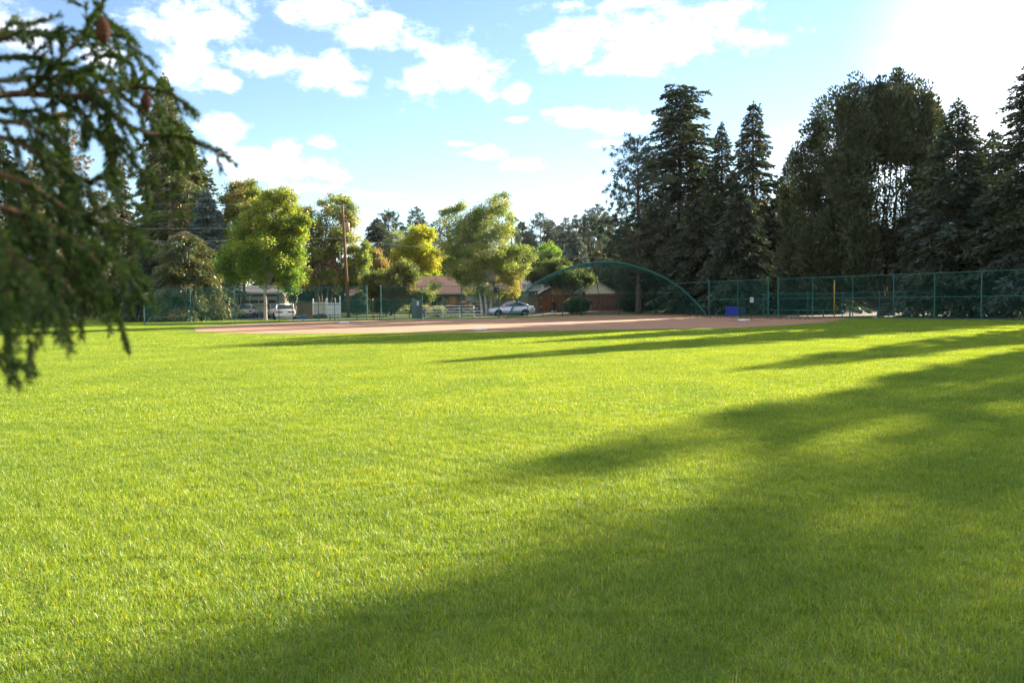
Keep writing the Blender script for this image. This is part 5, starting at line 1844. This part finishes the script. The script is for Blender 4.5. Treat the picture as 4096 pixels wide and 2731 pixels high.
# ------------------------------------------------------------------ near branch
rng = np.random.default_rng(900)
K = .9565
NB0 = (-3.1, 1.9, 0)
nt_ = thing('fir_tree', 'blurred dark evergreen boughs with small brown cones hanging in from the left edge', 'tree', NB0)
BASE = Vector(NB0)
boughs = [
    ([(-60, 405), (100, 392), (240, 402), (370, 400), (480, 372), (600, 366), (700, 388), (770, 430), (830, 485)], 1.15, 5.5),
    ([(100, 400), (180, 330), (250, 250), (330, 165), (400, 95), (425, 20)], 1.15, 3.5),
    ([(330, 165), (365, 110), (355, 20)], 1.16, 2.0),
    ([(-60, 190), (40, 150), (130, 132), (210, 135), (275, 160)], 1.1, 3),
    ([(-60, 190), (10, 130), (70, 70)], 1.1, 2.5),
    ([(-60, 260), (60, 235), (170, 250), (260, 290), (330, 300)], 1.1, 3),
    ([(400, 200), (450, 90), (500, 130), (560, 210), (610, 290), (680, 350)], 1.25, 2.2),
    ([(360, 290), (430, 235), (520, 250), (560, 300), (550, 360)], 1.25, 2.2),
    ([(370, 400), (440, 460), (520, 520), (640, 560), (760, 572), (870, 615), (950, 662)], 1.15, 3.5),
    ([(480, 372), (560, 440), (640, 500), (700, 580), (740, 680), (745, 800)], 1.2, 2.8),
    ([(600, 366), (650, 420), (700, 480), (750, 540), (800, 640), (790, 700)], 1.25, 2.5),
    ([(240, 402), (300, 450), (360, 480), (380, 560)], 1.12, 2.5),
    ([(370, 400), (430, 500), (480, 600), (470, 680), (460, 740)], 1.15, 2.5),
    ([(440, 460), (500, 600), (560, 680), (610, 760), (625, 850)], 1.18, 2.5),
    
    ([(-60, 560), (60, 590), (160, 640), (260, 700), (370, 760), (450, 720)], 1.05, 4),
    ([(-60, 500), (100, 520), (200, 570), (290, 640)], 1.05, 3),
    ([(-60, 720), (100, 760), (240, 850), (380, 930), (480, 965), (575, 955)], .98, 4),
    ([(-60, 850), (100, 900), (230, 990), (350, 1010), (450, 1060), (540, 1120), (605, 1195)], .95, 4),
    ([(-60, 1000), (80, 1060), (180, 1150), (260, 1210), (300, 1300)], .92, 3.5),
    ([(-60, 1120), (60, 1180), (150, 1260), (215, 1320)], .9, 3.5),
    ([(-60, 1240), (0, 1300), (30, 1390)], .9, 2.5),
    ([(-60, 1440), (0, 1490), (70, 1535)], .9, 2),
    ([(350, 1010), (400, 1100), (430, 1180), (430, 1240)], 1.0, 2.2),
    ([(240, 850), (330, 900), (420, 880), (470, 850)], 1.0, 2.2),
    ([(160, 640), (250, 760), (300, 860), (340, 960)], 1.02, 2.5),
    ([(-60, 640), (40, 700), (120, 800), (160, 900), (170, 1000)], 1.0, 3),
    ([(60, 880), (130, 1000), (200, 1100), (330, 1180)], .95, 2.5),
    ([(-60, 920), (20, 1000), (60, 1120), (80, 1260)], .8, 3),
    ([(150, 900), (260, 980), (360, 1060), (400, 1150)], .9, 2.5),
    ([(-60, 330), (40, 340), (140, 320), (240, 340), (330, 350)], 1.08, 3),
    ([(-60, 450), (60, 460), (160, 470), (240, 520), (260, 600)], 1.08, 3),
    ([(240, 330), (300, 300), (380, 310), (440, 340), (520, 345)], 1.12, 2.5)]
NC, ND, NL = [], [], []
NT_ = MB()


def twig(pts, r, dens=1.0, nl=.0105):
    """woody line plus its needles; r in mm at the root"""
    sm = smooth_pts(pts, 5)
    m_ = len(sm)
    NT_.tube([tuple(p - BASE) for p in sm], [max(.0006, r * .001 * (1 - .8 * i / m_)) for i in range(m_)], 5, cap=False)
    A_ = np.array([tuple(p) for p in sm])
    seg = A_[1:] - A_[:-1]
    ln = np.linalg.norm(seg, axis=1)
    tot_ = ln.sum()
    n = int(tot_ * 1900 * dens)
    if n < 4:
        return
    cum = np.concatenate([[0], np.cumsum(ln)])
    s_ = rng.random(n) * tot_
    ii = np.clip(np.searchsorted(cum, s_) - 1, 0, len(seg) - 1)
    f = ((s_ - cum[ii]) / ln[ii])[:, None]
    c_ = A_[ii] + seg[ii] * f
    T_ = norm(seg[ii])
    rn = norm(np.cross(T_, rng.normal(size=(n, 3))))
    NC.append(c_ - np.array(tuple(BASE)))
    ND.append(T_ * .85 + rn * (.35 + .45 * rng.random((n, 1))))
    NL.append(nl * (.7 + .5 * rng.random(n)))


def sub(pts, depth, r):
    P3 = [P(x * K, y * K, d_) for (x, y), d_ in zip(pts, depth)]
    twig(P3, r)
    return P3


for bi_, (pl, d0, r_) in enumerate(boughs):
    m_ = len(pl)
    dep = [d0 + .05 * math.sin(i * 1.7 + bi_) for i in range(m_)]
    P3 = sub(pl, dep, r_)
    sm = smooth_pts(P3, 6)
    tot_ = sum((sm[i + 1] - sm[i]).length for i in range(len(sm) - 1))
    nsub = int(tot_ / .023)
    for j in range(nsub):
        f = (j + rng.random()) / nsub
        if f < .08 or f > .97:
            continue
        k_ = min(len(sm) - 2, int(f * (len(sm) - 1)))
        o_ = sm[k_]
        T_ = (sm[k_ + 1] - sm[k_]).normalized()
        side = 1 if j % 2 else -1
        nrm = Vector((T_.z, 0, -T_.x)) * side
        dense_low = pl[0][1] > 480
        g_ = Vector((0, 0, -.45 if (dense_low or pl[0][0] > 100) else -.18))
        pxx = CX + o_.x / o_.y * FP
        pyy = CY - 162 - (o_.z - CAMH) / o_.y * FP
        L_ = (.022 + .03 * rng.random()) * (1.2 - .75 * f) * (1.7 if dense_low else 1.25) * (.55 if pxx > 520 else 1) * (.35 if pyy > 1130 else 1)
        dr = (T_ * .75 + nrm * .65 + g_ + Vector((0, rng.normal() * .35, 0))).normalized()
        e_ = o_ + dr * L_
        e2 = e_ + (dr + g_ * .8 + T_ * .2).normalized() * L_ * .7
        twig([o_, e_, e2], 1.0)
        if dense_low and rng.random() < .35:
            e3 = e_ + (dr * .4 + nrm * -.5 + g_ + Vector((0, rng.normal() * .4, 0))).normalized() * L_ * .8
            twig([e_, e_.lerp(e3, .5), e3], .8)
# the limb back to the trunk, its bark and more foliage outside the picture
limb = [Vector((-3.1, 1.9, 1.62)), Vector((-2.2, 1.65, 1.80)), Vector((-1.5, 1.4, 1.86)), Vector(tuple(P(-57, 390, 1.15)))]
ls = smooth_pts(limb, 5)
lm = MB().tube([tuple(p - BASE) for p in ls], [.03 - .024 * i / len(ls) for i in range(len(ls))], 8)
limb2 = [Vector((-3.1, 1.9, 1.30)), Vector((-2.1, 1.5, 1.45)), Vector((-1.3, 1.2, 1.50)), Vector(tuple(P(-57, 800, .97)))]
ls2 = smooth_pts(limb2, 5)
lm.tube([tuple(p - BASE) for p in ls2], [.028 - .023 * i / len(ls2) for i in range(len(ls2))], 8)
for L2 in (ls, ls2):
    for i in range(5, len(L2) - 1):
        for q in range(5):
            o_ = L2[i]
            dr = Vector((.6, rng.normal() * .5, rng.normal() * .4 - .35)).normalized()
            twig([o_, o_ + dr * .06, o_ + dr * .11 + Vector((0, 0, -.03))], 1.0, .8)
obj('bough', lm, BARKR, nt_, smooth=True)
tag(obj('twigs', NT_, mat('twig_bark', (.10, .045, .022), .8), nt_, smooth=True), kind='stuff')
NC, ND, NL = np.vstack(NC), np.vstack(ND), np.concatenate(NL)
V, F = cards(NC, ND, NL, .0018, rng)
NEAR = leafmat('near_needles', .42, .6, .02, (1.2, 1.25, .5))
fobj('needles', V, F, palette(len(NC), [(.034, .072, .014), (.048, .095, .016), (.022, .046, .014), (.09, .135, .03)], rng, .2), NEAR, nt_)
CONE = mat('cone_scales', (.07, .022, .01), .8, col2=(.24, .085, .035), scale=260, bump=.8)
for (cx_, cy_, d_, s_) in ((432, 135, 1.13, 1.0), (385, 300, 1.16, .6), (612, 432, 1.14, .75)):
    cp = P(cx_ * K, (cy_ + 45 * s_) * K, d_) - BASE
    prof = []
    H_ = .036 * s_
    for q in range(13):
        f = q / 12
        r0 = .0095 * s_ * math.sin(PI * min(.97, max(.06, f ** .8))) ** .7
        prof.append((r0 * (1.12 if q % 2 else .9), f * H_))
    obj('cone', MB().lathe(tuple(cp), prof, 12), CONE, nt_, smooth=True)
obj('trunk', MB().tube([(0, 0, -.1), (0, 0, 2), (0.05, 0, 6), (0.05, 0, 10)], [.22, .17, .11, .02], 12), BARK, nt_, smooth=True)
rng2 = np.random.default_rng(5)
n = 26000
zz = 2.2 + 7.6 * rng2.random(n) ** 1.3
rr = 1.35 * (1 - (zz - 2.2) / 8) * rng2.random(n) ** .6
aa = rng2.random(n) * 2 * PI
C_ = np.stack([np.cos(aa) * rr - .25, np.sin(aa) * rr - .1, zz - rr * .25], 1)
V, F = cards(C_, np.stack([np.cos(aa), np.sin(aa), np.full(n, -.5)], 1) + rng2.normal(size=(n, 3)) * .5, .14, .035, rng2)
fobj('crown', V, F, palette(n, SPRUCE, rng2), NEAR, nt_)
print('objects', len(S.objects), 'faces', sum(len(o.data.polygons) for o in S.objects if o.type == 'MESH'))

# ------------------------------------------------------------------ air
hz = MB().box((0, 400, 59), (2400, 1000, 122))
hm = bpy.data.materials.new('thin_haze')
hm.use_nodes = True
nt = hm.node_tree
nt.nodes.clear()
pv = nt.nodes.new('ShaderNodeVolumePrincipled')
pv.inputs['Color'].default_value = (.85, .9, 1, 1)
pv.inputs['Density'].default_value = HAZE
pv.inputs['Anisotropy'].default_value = .2
oo = nt.nodes.new('ShaderNodeOutputMaterial')
nt.links.new(pv.outputs[0], oo.inputs['Volume'])
if HAZE:
    o = obj('haze', hz, hm)
    tag(o, kind='stuff')
